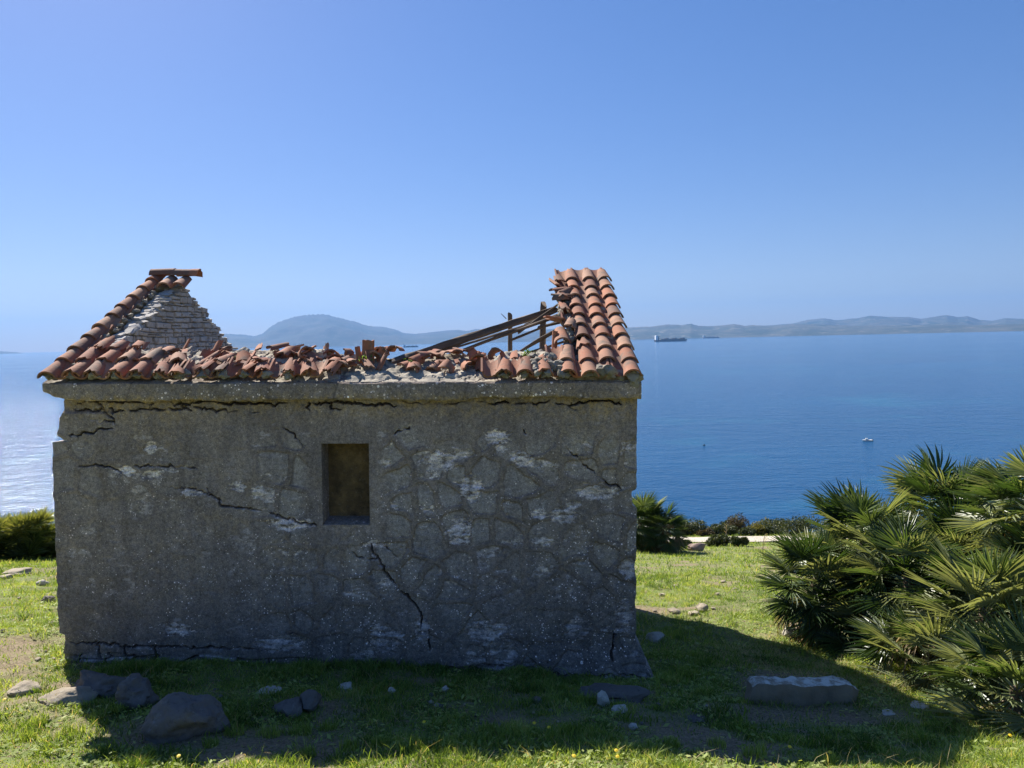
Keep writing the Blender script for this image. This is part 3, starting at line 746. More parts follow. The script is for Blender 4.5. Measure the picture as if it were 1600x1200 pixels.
for k in range(40):
    i = random.uniform(2.45, 2.9); V, F = rock(.035, .04, .03, k, 2, .5); mb.add(V, F, RP(colx(i), random.uniform(.5, 1.9), .02))
mb.build('roof_mortar', M_MORTD, hut, True, 40)
# boards under the right patch
mb = MB()
for k in range(11):
    s_ = .05 + k * .2; l = 2.55 - .1759 * 3.05 + random.uniform(-.12, .05) if k > 2 else 1.3
    x0, x1 = colx(2.6) + random.uniform(-.1, .03), 2.40
    V = [(x0, s_, -.03), (x1, s_, -.03), (x1, s_ + .17, -.03), (x0 + random.uniform(-.05, .05), s_ + .17, -.03), (x0, s_, 0), (x1, s_, 0), (x1, s_ + .17, 0), (x0, s_ + .17, 0)]
    mb.add(V, [(0, 3, 2, 1), (4, 5, 6, 7), (0, 1, 5, 4), (1, 2, 6, 5), (2, 3, 7, 6), (3, 0, 4, 7)], T(0, EY, EZ) @ RX(sl))
mb.build('roof_boards', M_WOOD, hut)

# ------------------------------------------------------------------ loose timber
def timber(name, a, b, r0, r1, label, cat, group=None, square=False, rough=.25, seed=0, bend=0):
    a = Vector(a); b = Vector(b); d = b - a; L = d.length; n = 14; k = 8
    o_ = empty(name, a) if False else None
    V = []; F = []
    for i in range(n + 1):
        t = i / n; r = r0 + (r1 - r0) * t
        for j in range(k):
            an = j / k * 2 * math.pi + .39
            q = r * (1 + rough * noise.noise(Vector((math.cos(an) * 2, math.sin(an) * 2, t * L * 4 + seed * 9))))
            if square: q *= 1 / max(abs(math.cos(an - .39 + .39)), abs(math.sin(an)), .75) * .85
            V.append((q * math.cos(an) + bend * math.sin(t * math.pi), q * math.sin(an) * (1.0 if not square else .8), t * L + (random.uniform(-1, 1) * r * 1.1 if i in (0, n) else 0)))
    for i in range(n):
        for j in range(k): F.append((i * k + j, i * k + (j + 1) % k, (i + 1) * k + (j + 1) % k, (i + 1) * k + j))
    F.append(tuple(range(k))[::-1]); F.append(tuple(n * k + j for j in range(k)))
    m_ = MB(); m_.add(V, F, None, random.random()); ob = m_.build(name, M_WOOD, None, True, 45)
    ob.location = a; ob.rotation_mode = 'QUATERNION'; ob.rotation_quaternion = d.to_track_quat('Z', 'Y')
    return tag(ob, label, cat, group)
timber('fallen_beam', at(612, 568, 6.75), at(868, 483, 8.0), .043, .032, 'thick weathered roof beam fallen aslant across the collapsed roof', 'beam', None, False, .35, 1, .02)
timber('wooden_post', HM @ Vector((1.385, -.08, -.04)), at(797, 491, 8.2), .036, .033, 'thinner upright wooden post left of the fallen roof, standing alone', 'post', None, True, .1, 2)
timber('wooden_post', HM @ Vector((1.70, -.02, -.04)), at(849, 476, 8.25), .05, .045, 'thicker jagged wooden post beside the upper end of the fallen beam', 'post', None, True, .3, 3)
laths = [((640, 566, 6.9), (885, 488, 7.75), .012, 'long thin lath lying along the underside of the thick fallen beam'),
         ((774, 528, 7.3), (890, 487, 7.7), .018, 'split lath from the beam to the roof patch, highest of the cross laths'),
         ((797, 532, 7.4), (890, 495, 7.6), .013, 'thin lath crossing the thin post at mid height'),
         ((806, 553, 7.2), (892, 505, 7.5), .014, 'curved lath reaching from the tile rubble up to the roof patch'),
         ((827, 551, 7.2), (888, 532, 7.25), .013, 'short low lath just above the rubble by the thick post'),
         ((840, 512, 7.5), (890, 500, 7.55), .017, 'short broad lath at right of the thick post'),
         ((820, 508, 7.6), (888, 478, 7.8), .014, 'dark lath sloping just above the thick beam end'),
         ((700, 556, 7.1), (872, 492, 7.8), .016, 'grey lath running just under the thick beam to its upper end'),
         ((810, 520, 7.4), (880, 470, 7.9), .012, 'thin lath crossing the thick post near its top'),
         ((832, 498, 7.9), (895, 476, 8.0), .018, 'short dark lath end under the loose tiles at the roof patch'),
         ((802, 556, 7.1), (868, 515, 7.4), .012, 'bent thin lath low between the two posts'),
         ((868, 520, 7.5), (896, 512, 7.5), .014, 'stub of lath poking out of the roof patch border'),
         ((573, 577, 6.7), (700, 549, 6.9), .010, 'pale stick lying low across the rubble at the beam foot'),
         ((640, 574, 6.65), (735, 573, 6.7), .008, 'thin pale stick lying flat over the green weed')]
for k, (a, b, r, lb) in enumerate(laths): timber('wooden_lath', at(*a), at(*b), r, r * .85, lb, 'lath', 'broken roof laths', False, .3, k + 5, random.uniform(-.02, .02))
timber('broken_stick', at(791, 498, 8.1), at(783, 490, 8.1), .005, .003, 'tiny splinter stick sticking up left of the thin post', 'stick')

# ------------------------------------------------------------------ rubble on the wall top: every shard a thing
def shard_mesh(k):
    m_ = MB(); V, F = tile(L=random.uniform(.13, .25), jag=.10, cut=random.uniform(.1, .4), cutlow=.1, a0=random.choice([-1, -.8, -.3]), a1=random.choice([.9, .5, 1, .1]), na=7, nl=3)
    m_.add(V, F, T(0, -.08, -.02)); o_ = m_.build('broken_tile', M_TILE, None, True, 40); return o_
def bedz(x, y): return 2.44 + max(0, (y + WY + .07)) / .62 * .2
protos = None
zones = [(-1.98, -1.25, 22, 'broken terracotta shard in the heap beside the gable end of the hut', 'shards between gable and mortar heap'),
         (-1.35, -.10, 42, 'broken terracotta shard in the heap left of the upright tile', 'shards left of the upright tile'),
         (-.30, .55, 20, 'flat red shard behind the bare mortar under the fallen beam', 'shards under the fallen beam'),
         (.55, 1.25, 22, 'jagged terracotta shard between the bare mortar and the roof patch', 'shards left of the roof patch'),
         (1.25, 1.95, 18, 'small terracotta shard in the gaps of the broken eave rows at right', 'shards at the right eave')]
for zi, (xa, xb, n_, lb, gr) in enumerate(zones):
    for k in range(n_):
        o_ = shard_mesh(k)
        x = random.uniform(xa, xb)
        y = -WY + (random.uniform(.18, .52) if zi in (2,) else random.uniform(-.02, .48) if zi != 3 else random.uniform(.12, .5))
        hgt = .02 + random.random() * (.10 if zi in (0, 1) else .05)
        o_.matrix_world = HM @ T(x, y, bedz(0, y) + hgt) @ RZ(R(random.uniform(-60, 60))) @ RX(R(random.uniform(-10, 38) if random.random() < .85 else 65)) @ RY(R(random.uniform(-38, 38)))
        tag(o_, lb, 'roof tile', gr)
def upright(px, py0, py1, D, wpx, ry, label):
    p0 = at(px, py1, D); h = (py1 - py0) / 1200 * D; w_ = wpx / 1200 * D
    m_ = MB(); V, F = tile(L=h, wa=w_, wb=w_ * .95, ha=.03, hb=.03, jag=.05, na=8, nl=3); m_.add(V, F, None, .4)
    o_ = m_.build('broken_tile', M_TILE, None, True, 40); o_.matrix_world = Matrix.Translation(p0) @ RY(R(ry)) @ RX(R(86)); tag(o_, label, 'roof tile'); return o_
upright(575, 531, 572, 6.75, 20, 2, 'reddish tile standing upright on the wall top, tallest piece of the rubble')
upright(592, 541, 572, 6.8, 11, 12, 'narrow shard propped against the right side of the upright tile')
upright(563, 541, 572, 6.8, 9, -8, 'narrow shard propped against the left side of the upright tile')
upright(742, 548, 576, 6.8, 14, 25, 'pointed shard standing on the wall top midway between beam and roof patch')
upright(866, 517, 548, 6.9, 9, 4, 'thin shard standing on edge at the left border of the roof patch')
# mortar lumps lying in the rubble
for k, (px, py, D, s) in enumerate([(495, 556, 6.8, .085), (480, 566, 6.7, .07), (508, 551, 6.85, .05), (535, 560, 6.8, .065), (520, 568, 6.7, .06), (440, 577, 6.6, .055), (418, 570, 6.7, .05), (395, 577, 6.6, .05), (552, 572, 6.7, .05), (500, 583, 6.5, .05), (365, 586, 6.5, .06), (470, 588, 6.45, .05)]):
    m_ = MB(); V, F = rock(s, s * .8, s * .7, k + 3, 3, .5); m_.add(V, F); o_ = m_.build('mortar_lump', M_MORT, None, True, 40); o_.location = at(px, py, D)
    tag(o_, 'grey lump of broken mortar lying among tile shards on the wall top', 'rubble', 'mortar lumps on the wall top')
# weeds growing on the wall top
def weed(px, py, D, r, n_, label, name='weed'):
    base = at(px, py, D); V = []; F = []; t = []
    for k in range(n_):
        a = random.random() * 6.283; e = random.uniform(.1, 1.4); rr = r * random.uniform(.3, 1)
        p = Vector((math.cos(a) * math.cos(e) * rr * 1.3, math.sin(a) * math.cos(e) * rr * .6, math.sin(e) * rr))
        d = Vector((random.gauss(0, 1), random.gauss(0, 1), random.gauss(0, .6))).normalized() * r * .22; s_ = d.cross(Vector((random.gauss(0, 1), random.gauss(0, 1), 1))).normalized() * r * .09
        b = len(V); V += [p - d, p + s_, p + d, p - s_]; F.append((b, b + 1, b + 2, b + 3)); q = random.random(); t += [q] * 4
    for k in range(7):
        a = random.random() * 6.283; tip = Vector((math.cos(a) * r * .8, math.sin(a) * r * .4, r * random.uniform(.6, 1.1))); b = len(V)
        V += [Vector((-.0025, 0, -.02)), Vector((.0025, 0, -.02)), tip]; F.append((b, b + 1, b + 2)); t += [.2] * 3
    m_ = MB(); m_.v = [tuple(v) for v in V]; m_.f = F; m_.t = t; m_.m = [0] * len(F); o_ = m_.build(name, M_WEED); o_.location = base
    return tag(o_, label, 'plant')
weed(268, 566, 6.75, .07, 50, 'small weed with pale leaves at the foot of the gable stones, left of two')
weed(360, 566, 6.75, .085, 90, 'bright green weed on the wall top where the gable slope ends')
weed(645, 575, 6.75, .10, 120, 'low spreading green weed under the fallen beam')
weed(570, 566, 6.7, .08, 60, 'greyish green weed in front of the upright tile')
weed(826, 556, 6.7, .065, 70, 'bright green weed in front of the thick wooden post')
weed(320, 560, 6.9, .05, 30, 'thin weed sprig in front of the lower gable stones, middle of three')

# ------------------------------------------------------------------ rocks on the ground
def hit(px, py):
    r = ray(px, py); t = 1.0
    while t < 400:
        p = EYE + r * t
        if p.z < G(p.x, p.y): break
        t += .02 + t * .002
    return p
def stone_at(px, py, wpx, hpx, mt, label, name='stone', sink=.3, dep=1.0, rough=.25, group=None, rotz=None, sub=3, facet=.5):
    p = hit(px, py); D = p.y; sx_ = wpx / 2400 * D; sz_ = hpx / 2400 * D
    m_ = MB(); V, F = rock(sx_, sx_ * dep, sz_, px * .01, sub, rough, facet); m_.add(V, F)
    o_ = m_.build(name, mt, None, True, 38); o_.location = (p.x, p.y + sx_ * dep * .5, G(p.x, p.y + sx_ * dep * .5) + sz_ * (1 - 2 * sink)); o_.rotation_euler.z = random.uniform(-.3, .3) if rotz is None else rotz
    return tag(o_, label, 'stone', group)
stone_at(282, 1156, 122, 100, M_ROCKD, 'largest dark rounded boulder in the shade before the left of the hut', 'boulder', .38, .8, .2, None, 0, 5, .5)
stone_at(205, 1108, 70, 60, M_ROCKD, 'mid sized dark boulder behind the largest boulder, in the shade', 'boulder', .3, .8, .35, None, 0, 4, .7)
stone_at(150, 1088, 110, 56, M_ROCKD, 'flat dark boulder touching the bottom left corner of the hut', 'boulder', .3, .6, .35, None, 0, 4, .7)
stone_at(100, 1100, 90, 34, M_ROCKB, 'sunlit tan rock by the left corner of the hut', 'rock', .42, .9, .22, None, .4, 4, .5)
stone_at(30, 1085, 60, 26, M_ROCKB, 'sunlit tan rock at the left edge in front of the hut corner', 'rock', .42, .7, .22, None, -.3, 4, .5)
stone_at(445, 1120, 50, 32, M_ROCKD, 'dull rounded stone in the shade left of middle, smaller of a pair', 'stone', .3)
stone_at(482, 1112, 38, 38, M_ROCKD, 'dull rounded stone in the shade left of middle, upright one of a pair', 'stone', .25)
stone_at(540, 1082, 28, 18, M_ROCKL, 'white angular stone in the shade below the window', 'stone', .15, 1, .4)
stone_at(611, 1088, 13, 16, M_ROCKL, 'small white triangular stone in the shade, right of the window', 'stone', .1, 1, .3)
stone_at(696, 1082, 12, 10, M_ROCKL, 'tiny white stone in the shade before the middle of the hut', 'stone', .1)
stone_at(942, 1106, 22, 26, M_ROCKL, 'white upright stone near the right foot of the hut', 'stone', .12, .6, .4)
stone_at(970, 1112, 30, 14, M_ROCKL, 'grey white flat stone near the right foot of the hut', 'stone', .3)
stone_at(990, 1142, 14, 14, M_ROCKL, 'small pale stone at the shade edge right of the hut front', 'stone', .15)
stone_at(955, 1095, 120, 30, M_ROCKD, 'dark footing stone under the right corner of the hut', 'stone', .35, .5)
stone_at(840, 1100, 22, 10, M_ROCKD, 'small dull pebble in the shade before the right half of the hut', 'stone', .2)
stone_at(420, 1085, 40, 10, M_ROCKL, 'flat pale stone in the shade below the left wall crack', 'stone', .4)
stone_at(1025, 1003, 34, 16, M_ROCKL, 'white flat stone in the shade beside the right corner of the hut', 'stone', .3)
stone_at(1097, 956, 22, 14, M_ROCKB, 'pale tan block on the sunlit grass right of the hut', 'stone', .15)
stone_at(1054, 958, 20, 11, M_ROCKB, 'low tan stone on the sunlit grass nearest the hut wall', 'stone', .3)
stone_at(1085, 962, 18, 8, M_ROCKB, 'tiny tan stone lying before the pale tan block', 'stone', .3)
stone_at(1236, 998, 26, 22, M_ROCKL, 'white stone half under the palm fronds at the end of the shade', 'stone', .2)
stone_at(1390, 1118, 22, 8, M_ROCKL, 'flat grey chip in the shade under the palms, left of a pair', 'stone', .3)
stone_at(1440, 1108, 30, 8, M_ROCKL, 'flat grey chip in the shade under the palms, right of a pair', 'stone', .3)
stone_at(1090, 1128, 30, 8, M_ROCKD, 'flat dull stone in the shade left of the long slab', 'stone', .35)
stone_at(22, 898, 40, 9, M_ROCKB, 'flat tan stone on the grass at the left edge of the field', 'stone', .25)
stone_at(5, 905, 24, 9, M_ROCKB, 'tan stone cut by the left edge of the photo', 'stone', .25)
stone_at(63, 915, 20, 10, M_ROCKL, 'white block on the grass left of the hut wall', 'stone', .2)
stone_at(72, 942, 24, 14, M_ROCKD, 'dark clod on the grass left of the hut wall', 'stone', .2, 1, .5)
stone_at(1350, 1168, 16, 5, M_ROCKD, 'small dull chip in the shade right of the long slab', 'stone', .3)
# small scattered rubble in the shade (each a thing)
for k in range(30):
    px = random.uniform(330, 1130); py = random.uniform(1062, 1140)
    stone_at(px, py, random.uniform(5, 11), random.uniform(4, 7), random.choice([M_ROCKD, M_ROCKD, M_ROCKB, M_ROCKB]), 'tiny chip of stone strewn in the shade before the hut', 'stone_chip', .2, 1, .3, 'stone chips in the shade', None, 2)
for k in range(22):
    px, py = random.choice([(random.uniform(0, 85), random.uniform(930, 1060)), (random.uniform(0, 160), random.uniform(1100, 1190)), (random.uniform(1010, 1180), random.uniform(910, 965))])
    stone_at(px, py, random.uniform(5, 12), random.uniform(4, 7), M_ROCKB, 'tiny tan pebble lying on the sunlit grass', 'pebble', .25, 1, .3, 'pebbles in the sunlit grass', None, 2)
# long stone slab
p0 = hit(1180, 1105); D = p0.y; Ls = 180 / 1200 * D; Hs = 40 / 1200 * D; n = 60
V = []; F = []; m_ = MB()
prof_ = []
kk = 20
for i in range(n + 1):
    t = i / n
    for j in range(kk):
        a = j / kk * 4
        s_ = int(a); f_ = a - s_
        c = [(-1, -1), (1, -1), (1, 1), (-1, 1)]; y_ = c[s_][0] + (c[(s_ + 1) % 4][0] - c[s_][0]) * f_; z_ = c[s_][1] + (c[(s_ + 1) % 4][1] - c[s_][1]) * f_
        e = (1 - .35 * max(0, abs(t - .5) * 2 - .9) / .1); ln = (y_ * y_ + z_ * z_) ** .5; rd = 1 - .10 * max(0, ln - 1.05)
        q = Vector((t * Ls, y_ * .075 * e * rd, z_ * Hs * .66 * e * rd))
        nn = noise.fractal(q * 9, 1, 2, 5) * .016 + noise.noise(q * 3) * .012; V.append((q.x + nn * .6 + (z_ * .02 if i in (0, n) else 0), q.y + nn, q.z + nn * .7 - t * .07))
for i in range(n):
    for j in range(kk): F.append((i * kk + j, i * kk + (j + 1) % kk, (i + 1) * kk + (j + 1) % kk, (i + 1) * kk + j))
F.append(tuple(range(kk))[::-1]); F.append(tuple(n * kk + j for j in range(kk)))
m_.add(V, F, None, .1)
t = NT('pale_top_slab'); ge = t.n('ShaderNodeNewGeometry'); sep = t.n('ShaderNodeSeparateXYZ'); t.l(ge.outputs['Normal'], sep.inputs[0])
nn1 = t.noise(14, 6, .7); topm = t.math('MULTIPLY', t.rng(sep.outputs[2], .35, .75), t.rng(nn1, .40, .55))  # mask for a paler colour in patches on upward faces
cc = t.mix(t.rng(t.noise(4, 5), .3, .7), (.20, .165, .12), (.32, .27, .20)); cc = t.mix(topm, cc, (.58, .57, .50))
M_SLAB = t.fin(cc, .92, t.bump(nn1, .7, .015), .2)
so = m_.build('stone_slab', M_SLAB, None, True, 45); so.location = (p0.x, p0.y + .17, G(p0.x + Ls / 2, p0.y + .1) + Hs * .42); so.rotation_euler.z = R(4)
tag(so, 'long rough stone slab with pale top lying in the shade by the palms', 'stone slab')

# ------------------------------------------------------------------ grass
def blades(x, y, h, w_, tint, lean=.6, two=True, seed=1):
    r_ = np.random.default_rng(seed); n = len(x)
    z = gz(x, y) - .004; a = r_.random(n) * 6.283; b = r_.random(n) * 6.283; l = lean * h * (.3 + r_.random(n))
    dx = np.cos(a) * w_ / 2; dy = np.sin(a) * w_ / 2; lx = np.cos(b) * l; ly = np.sin(b) * l
    P0 = np.stack([x - dx, y - dy, z], -1); P1 = np.stack([x + dx, y + dy, z], -1)
    P4 = np.stack([x + lx, y + ly, z + h], -1)
    if two:
        P2 = np.stack([x + dx * .8 + lx * .35, y + dy * .8 + ly * .35, z + h * .6], -1); P3 = np.stack([x - dx * .8 + lx * .35, y - dy * .8 + ly * .35, z + h * .6], -1)
        V = np.stack([P0, P1, P2, P3, P4], 1).reshape(-1, 3); k = np.arange(n)[:, None] * 5
        return V, [k + np.array([0, 1, 2, 3]), k + np.array([3, 2, 4])], np.repeat(tint, 5)
    V = np.stack([P0, P1, P4], 1).reshape(-1, 3); k = np.arange(n)[:, None] * 3
    return V, [k + np.array([0, 1, 2])], np.repeat(tint, 3)
def scatter(n, y0, y1, seed, kk=.78, pw=1.0):
    r_ = np.random.default_rng(seed); u = r_.random(n); y = y0 + (y1 - y0) * u ** pw
    x = (r_.random(n) * 2 - 1) * (kk * y + .6)
    th = r_.random(n)
    bb = bare(x, y); keep = th > sstep(.05, .6, bb) * .93
    inside = (x > HX - WX - .05) & (x < HX + WX + .05) & (y > HY - WY - .0) & (y < HY + WY + .1)
    hid = (y > 7) & (x < .10 * y) & (x > -.55 * y)
    keep &= ~inside & ~(hid & (r_.random(n) < .8))
    return x[keep], y[keep]
def gtint(x, y, r_):
    return np.clip(.46 + .5 * fbm(x * 1.4, y * 1.4, 77, 3) + .6 * fbm(x * 9, y * 9, 79, 2) + .5 * (r_.random(len(x)) - .5), 0, 1)
def clump(x, y, s): return np.clip(.75 + 1.6 * fbm(x * 5.5, y * 5.5, s, 3), .35, 2.2)
parts = []
def addg(*a): parts.append(a)
for (n_, y0, y1, h0, w_, two, sd) in ((300000, 2.6, 7.0, .040, .0056, True, 11), (260000, 6.0, 13, .042, .0075, False, 12), (220000, 11, 32, .06, .016, False, 13)):
    x, y = scatter(n_, y0, y1, sd); r_ = np.random.default_rng(sd + 100)
    h = h0 * (.5 + r_.random(len(x))) * clump(x, y, 88)
    tn = gtint(x, y, r_); tn = np.where(r_.random(len(x)) < .22, tn * .35, tn); dry = r_.random(len(x)) < .04; tn = np.where(dry, 1, np.minimum(tn, .93))
    addg(*blades(x, y, h, w_ * (.7 + .6 * r_.random(len(x))), tn, .9, two, sd))
for (n_, y0, y1, h0, w_, sd, tv, ln) in ((7000, 2.6, 9, .085, .0042, 41, 1.0, 1.5), (26000, 2.6, 9, .075, .0052, 42, .62, .7), (9000, 6, 24, .11, .010, 43, .7, .9)):
    x, y = scatter(n_, y0, y1, sd); r_ = np.random.default_rng(sd); kp = fbm(x * 1.7, y * 1.7, sd, 3) + .3 * r_.random(len(x)) > .18; x = x[kp]; y = y[kp]
    addg(*blades(x, y, h0 * (.4 + .9 * r_.random(len(x))), w_, np.clip(tv - .35 * r_.random(len(x)) * (tv < .9), 0, 1), ln, True, sd))
r_ = np.random.default_rng(61); n_ = 9000; th = r_.random(n_); x = 1.9 + 2.6 * th + .5 * r_.standard_normal(n_) * .6; y = 7.3 - 2.3 * th + .25 * r_.standard_normal(n_)
addg(*blades(x, y, .018 + .02 * r_.random(n_), .006, np.where(r_.random(n_) < .7, 1., .5), 3.5, True, 62))
V = np.concatenate([p[0] for p in parts]); F = []; o_ = 0
tris = []; quads = []
for p in parts:
    for f in p[1]: (quads if f.shape[1] == 4 else tris).append(f + o_)
    o_ += len(p[0])
gr = npmesh('grass', V, [np.concatenate(quads), np.concatenate(tris)], M_GRASS, False, {'tint': np.concatenate([p[2] for p in parts])})
tag(gr, 'short green grass turf covering the slope around the hut', 'grass', None, 'stuff')
# broad-leaved ground cover: little flat leaves
x, y = scatter(90000, 2.6, 9.5, 33); r_ = np.random.default_rng(5); keep = fbm(x * 2.2, y * 2.2, 66, 3) + .25 * r_.random(len(x)) > .12; x = x[keep]; y = y[keep]; n = len(x)
z = gz(x, y) + .008 + .026 * r_.random(n); a = r_.random(n) * 6.283; L_ = .006 + .022 * r_.random(n) ** 2.2; W_ = L_ * .45; tl = (r_.random(n) - .4) * 1.2; rl = (r_.random(n) - .5)
ux, uy, uz = np.cos(a) * np.cos(tl), np.sin(a) * np.cos(tl), np.sin(tl); vx, vy, vz = -np.sin(a), np.cos(a), rl
C = np.stack([x, y, z], -1); Uv = np.stack([ux, uy, uz], -1) * L_[:, None]; Vv = np.stack([vx, vy, vz], -1) * W_[:, None]
V = np.stack([C - Uv, C + Vv, C + Uv, C - Vv], 1).reshape(-1, 3); k = np.arange(n)[:, None] * 4
gc = npmesh('ground_cover', V, [k + np.array([0, 1, 2, 3])], M_GRASS, False, {'tint': np.repeat(np.clip(.45 + .5 * r_.random(n), 0, .93), 4)})
tag(gc, 'low clover like leaves mixed through the turf in front', 'ground cover', None, 'stuff')
# grass tufts that stand up along the sunlit front edge
def tuft(px, py, h, n_, label, group, name='grass_tuft'):
    p = hit(px, py); V = []; F = []; t = []
    for k in range(n_):
        a = random.random() * 6.283; r0 = random.random() ** .5 * h * .9; b = random.random() * 6.283; hh = h * random.uniform(.35, 1); l = hh * random.uniform(.1, .7); w_ = random.uniform(.0015, .003)
        x, y = r0 * math.cos(a), r0 * math.sin(a); dx, dy = w_ * math.cos(b + 1.5), w_ * math.sin(b + 1.5); lx, ly = l * math.cos(b), l * math.sin(b); q = len(V)
        V += [(x - dx, y - dy, -.02), (x + dx, y + dy, -.02), (x + dx * .8 + lx * .4, y + dy * .8 + ly * .4, hh * .6), (x - dx * .8 + lx * .4, y - dy * .8 + ly * .4, hh * .6), (x + lx, y + ly, hh)]
        F += [(q, q + 1, q + 2, q + 3), (q + 3, q + 2, q + 4)]; t += [min(.93, max(.1, random.gauss(.5, .2)))] * 5
    m_ = MB(); m_.v = V; m_.f = F; m_.t = t; m_.m = [0] * len(F); o_ = m_.build(name, M_GRASS); o_.location = p
    return tag(o_, label, 'grass tuft', group)
for k, (px, py) in enumerate([(512, 1140), (470, 1148), (870, 1150), (590, 1166), (762, 1146), (795, 1150), (895, 1145), (930, 1150), (700, 1170), (640, 1172), (1050, 1165), (1120, 1168), (960, 1160), (420, 1150), (365, 1150), (150, 1125), (175, 1115), (60, 1130), (110, 1150), (30, 1160), (330, 1165), (1180, 1182), (1290, 1192), (820, 1170), (545, 1170), (1010, 1175), (730, 1185), (230, 1180), (480, 1180), (1540, 1165)]):
    tuft(px, py, random.uniform(.05, .085), random.randint(120, 200), 'sunlit tuft of longer grass along the shade border in front', 'grass tufts along the shade border')
# yellow flowers
fl = [(160, 1083, 'yellow dandelion in the sunlit notch beside the dark boulders'), (280, 1196, 'yellow dandelion at the bottom edge, left of the tufts'), (835, 1143, 'yellow dandelion on the shade border below the right half of the facade'), (858, 1150, 'orange dandelion just right of the yellow one on the shade border'),
      (663, 1141, 'tiny yellow flower in the shade before the middle of the hut'), (963, 1187, 'yellow dandelion near the bottom edge, left one of two'), (897, 1196, 'yellow dandelion near the bottom edge, right of middle'), (1234, 1181, 'orange dandelion at the bottom edge below the slab'), (1578, 1162, 'yellow dandelion at the right end of the shade'), (1297, 1190, 'yellow dandelion at the bottom edge right of the slab'), (8, 1105, 'yellow dandelion at the left edge by the tan rock'), (965, 1197, 'yellow dandelion at the bottom edge, lower one of two')]
for px, py, lb in fl:
    p = hit(px, py); root = empty('dandelion', p); tag(root, lb, 'flower', 'dandelions in the turf')
    m_ = MB(); V = [(0, 0, .004)]; F = []; k = 14
    for i in range(k):
        for (r_0, zz, da) in ((.011, 0, 0), (.0045, .003, .5)):
            V.append((r_0 * math.cos((i + da) / k * 6.283), r_0 * math.sin((i + da) / k * 6.283), zz + (.002 if da == 0 else 0)))
    for i in range(k): j = (i + 1) % k; F += [(1 + 2 * i, 1 + 2 * j, 2 + 2 * i), (2 + 2 * i, 1 + 2 * j, 2 + 2 * j), (0, 2 + 2 * i, 2 + 2 * j)]
    m_.add(V, F, T(0, 0, .055) @ RX(R(25))); m_.build('petals', M_YEL, root)
    m_ = MB(); m_.add([(-.001, 0, -.01), (.001, 0, -.01), (.001, 0, .055), (-.001, 0, .055), (0, .001, -.01), (0, .001, .055)], [(0, 1, 2, 3), (1, 4, 5, 2), (4, 0, 3, 5)]); m_.build('stem', M_WEED, root)

# ------------------------------------------------------------------ fan palms
def frond_mesh(seed, dead=False, pale=0):
    rd = random.Random(seed); V = []; F = []; tt = []
    Lp = rd.uniform(.24, .36); nl = rd.randint(26, 34); span = rd.uniform(90, 120); Rl = rd.uniform(.29, .37); droop = rd.uniform(.02, .10) * (2.5 if dead else 1); cup = rd.uniform(.05, .30)
    def add(P, f, t):
        b = len(V); V.extend(P); F.extend([[b + i for i in q] for q in f]); tt.extend([t] * len(P))
    # petiole
    n = 6; P = []
    for i in range(n + 1):
        s = i / n; w_ = .008 * (1 - .5 * s); z = .05 * math.sin(s * 1.6) * -.6
        for dx, dz in ((-w_, 0), (0, w_ * .6), (w_, 0), (0, -w_ * .6)): P.append((dx, s * Lp, z + dz))
    add(P, [(i * 4 + j, i * 4 + (j + 1) % 4, i * 4 + 4 + (j + 1) % 4, i * 4 + 4 + j) for i in range(n) for j in range(4)], .85)
    hz = P[-1][2]; base_t = rd.uniform(.15, .75) + pale
    for k in range(nl):
        f = k / (nl - 1) * 2 - 1; a = R(span) * f + R(rd.uniform(-2, 2)); L_ = Rl * (1 - .28 * f * f) * rd.uniform(.9, 1.05)
        if rd.random() < .06: L_ *= .6
        ca, sa = math.cos(a), math.sin(a); step = R(span) * 2 / (nl - 1); dr = droop * rd.uniform(.6, 1.5); P = []; m = 5
        prof_w = [.16, .62, 1.0, .62, .06]; sgn = rd.uniform(.7, 1.1); kick = rd.uniform(-.025, .025)
        for i in range(m):
            s = i / (m - 1); rr = .012 + L_ * s
            hw = min(.0085 * prof_w[i] * (Rl / .3) + .0005, math.tan(step / 2) * rr * 1.05 + .001)
            zc = hz + cup * rr * (.35 + .65 * abs(f)) - dr * s * s * (1 if not dead else 1.4) ; kx = kick * s * s
            cx, cy = sa * rr + ca * kx, ca * rr - sa * kx
            fold = hw * .75 * sgn
            P += [(cx - ca * hw, Lp + cy + sa * hw, zc + fold), (cx, Lp + cy, zc - fold * .3), (cx + ca * hw, Lp + cy - sa * hw, zc + fold)]
        b_ = max(0, min(1, base_t + rd.uniform(-.12, .14)))
        add(P, [q for i in range(m - 1) for q in ((i * 3, i * 3 + 1, i * 3 + 4, i * 3 + 3), (i * 3 + 1, i * 3 + 2, i * 3 + 5, i * 3 + 4))], b_)
    me = bpy.data.meshes.new('frond'); me.from_pydata(V, [], F); at_ = me.attributes.new('tint', 'FLOAT', 'POINT'); at_.data.foreach_set('value', tt)
    me.materials.append(M_DEAD if dead else M_PALM); me.update(); return me
FR = [frond_mesh(s) for s in range(14)]; FD = [frond_mesh(50 + s, True) for s in range(4)]; FP = [frond_mesh(80 + s, False, .45) for s in range(8)]
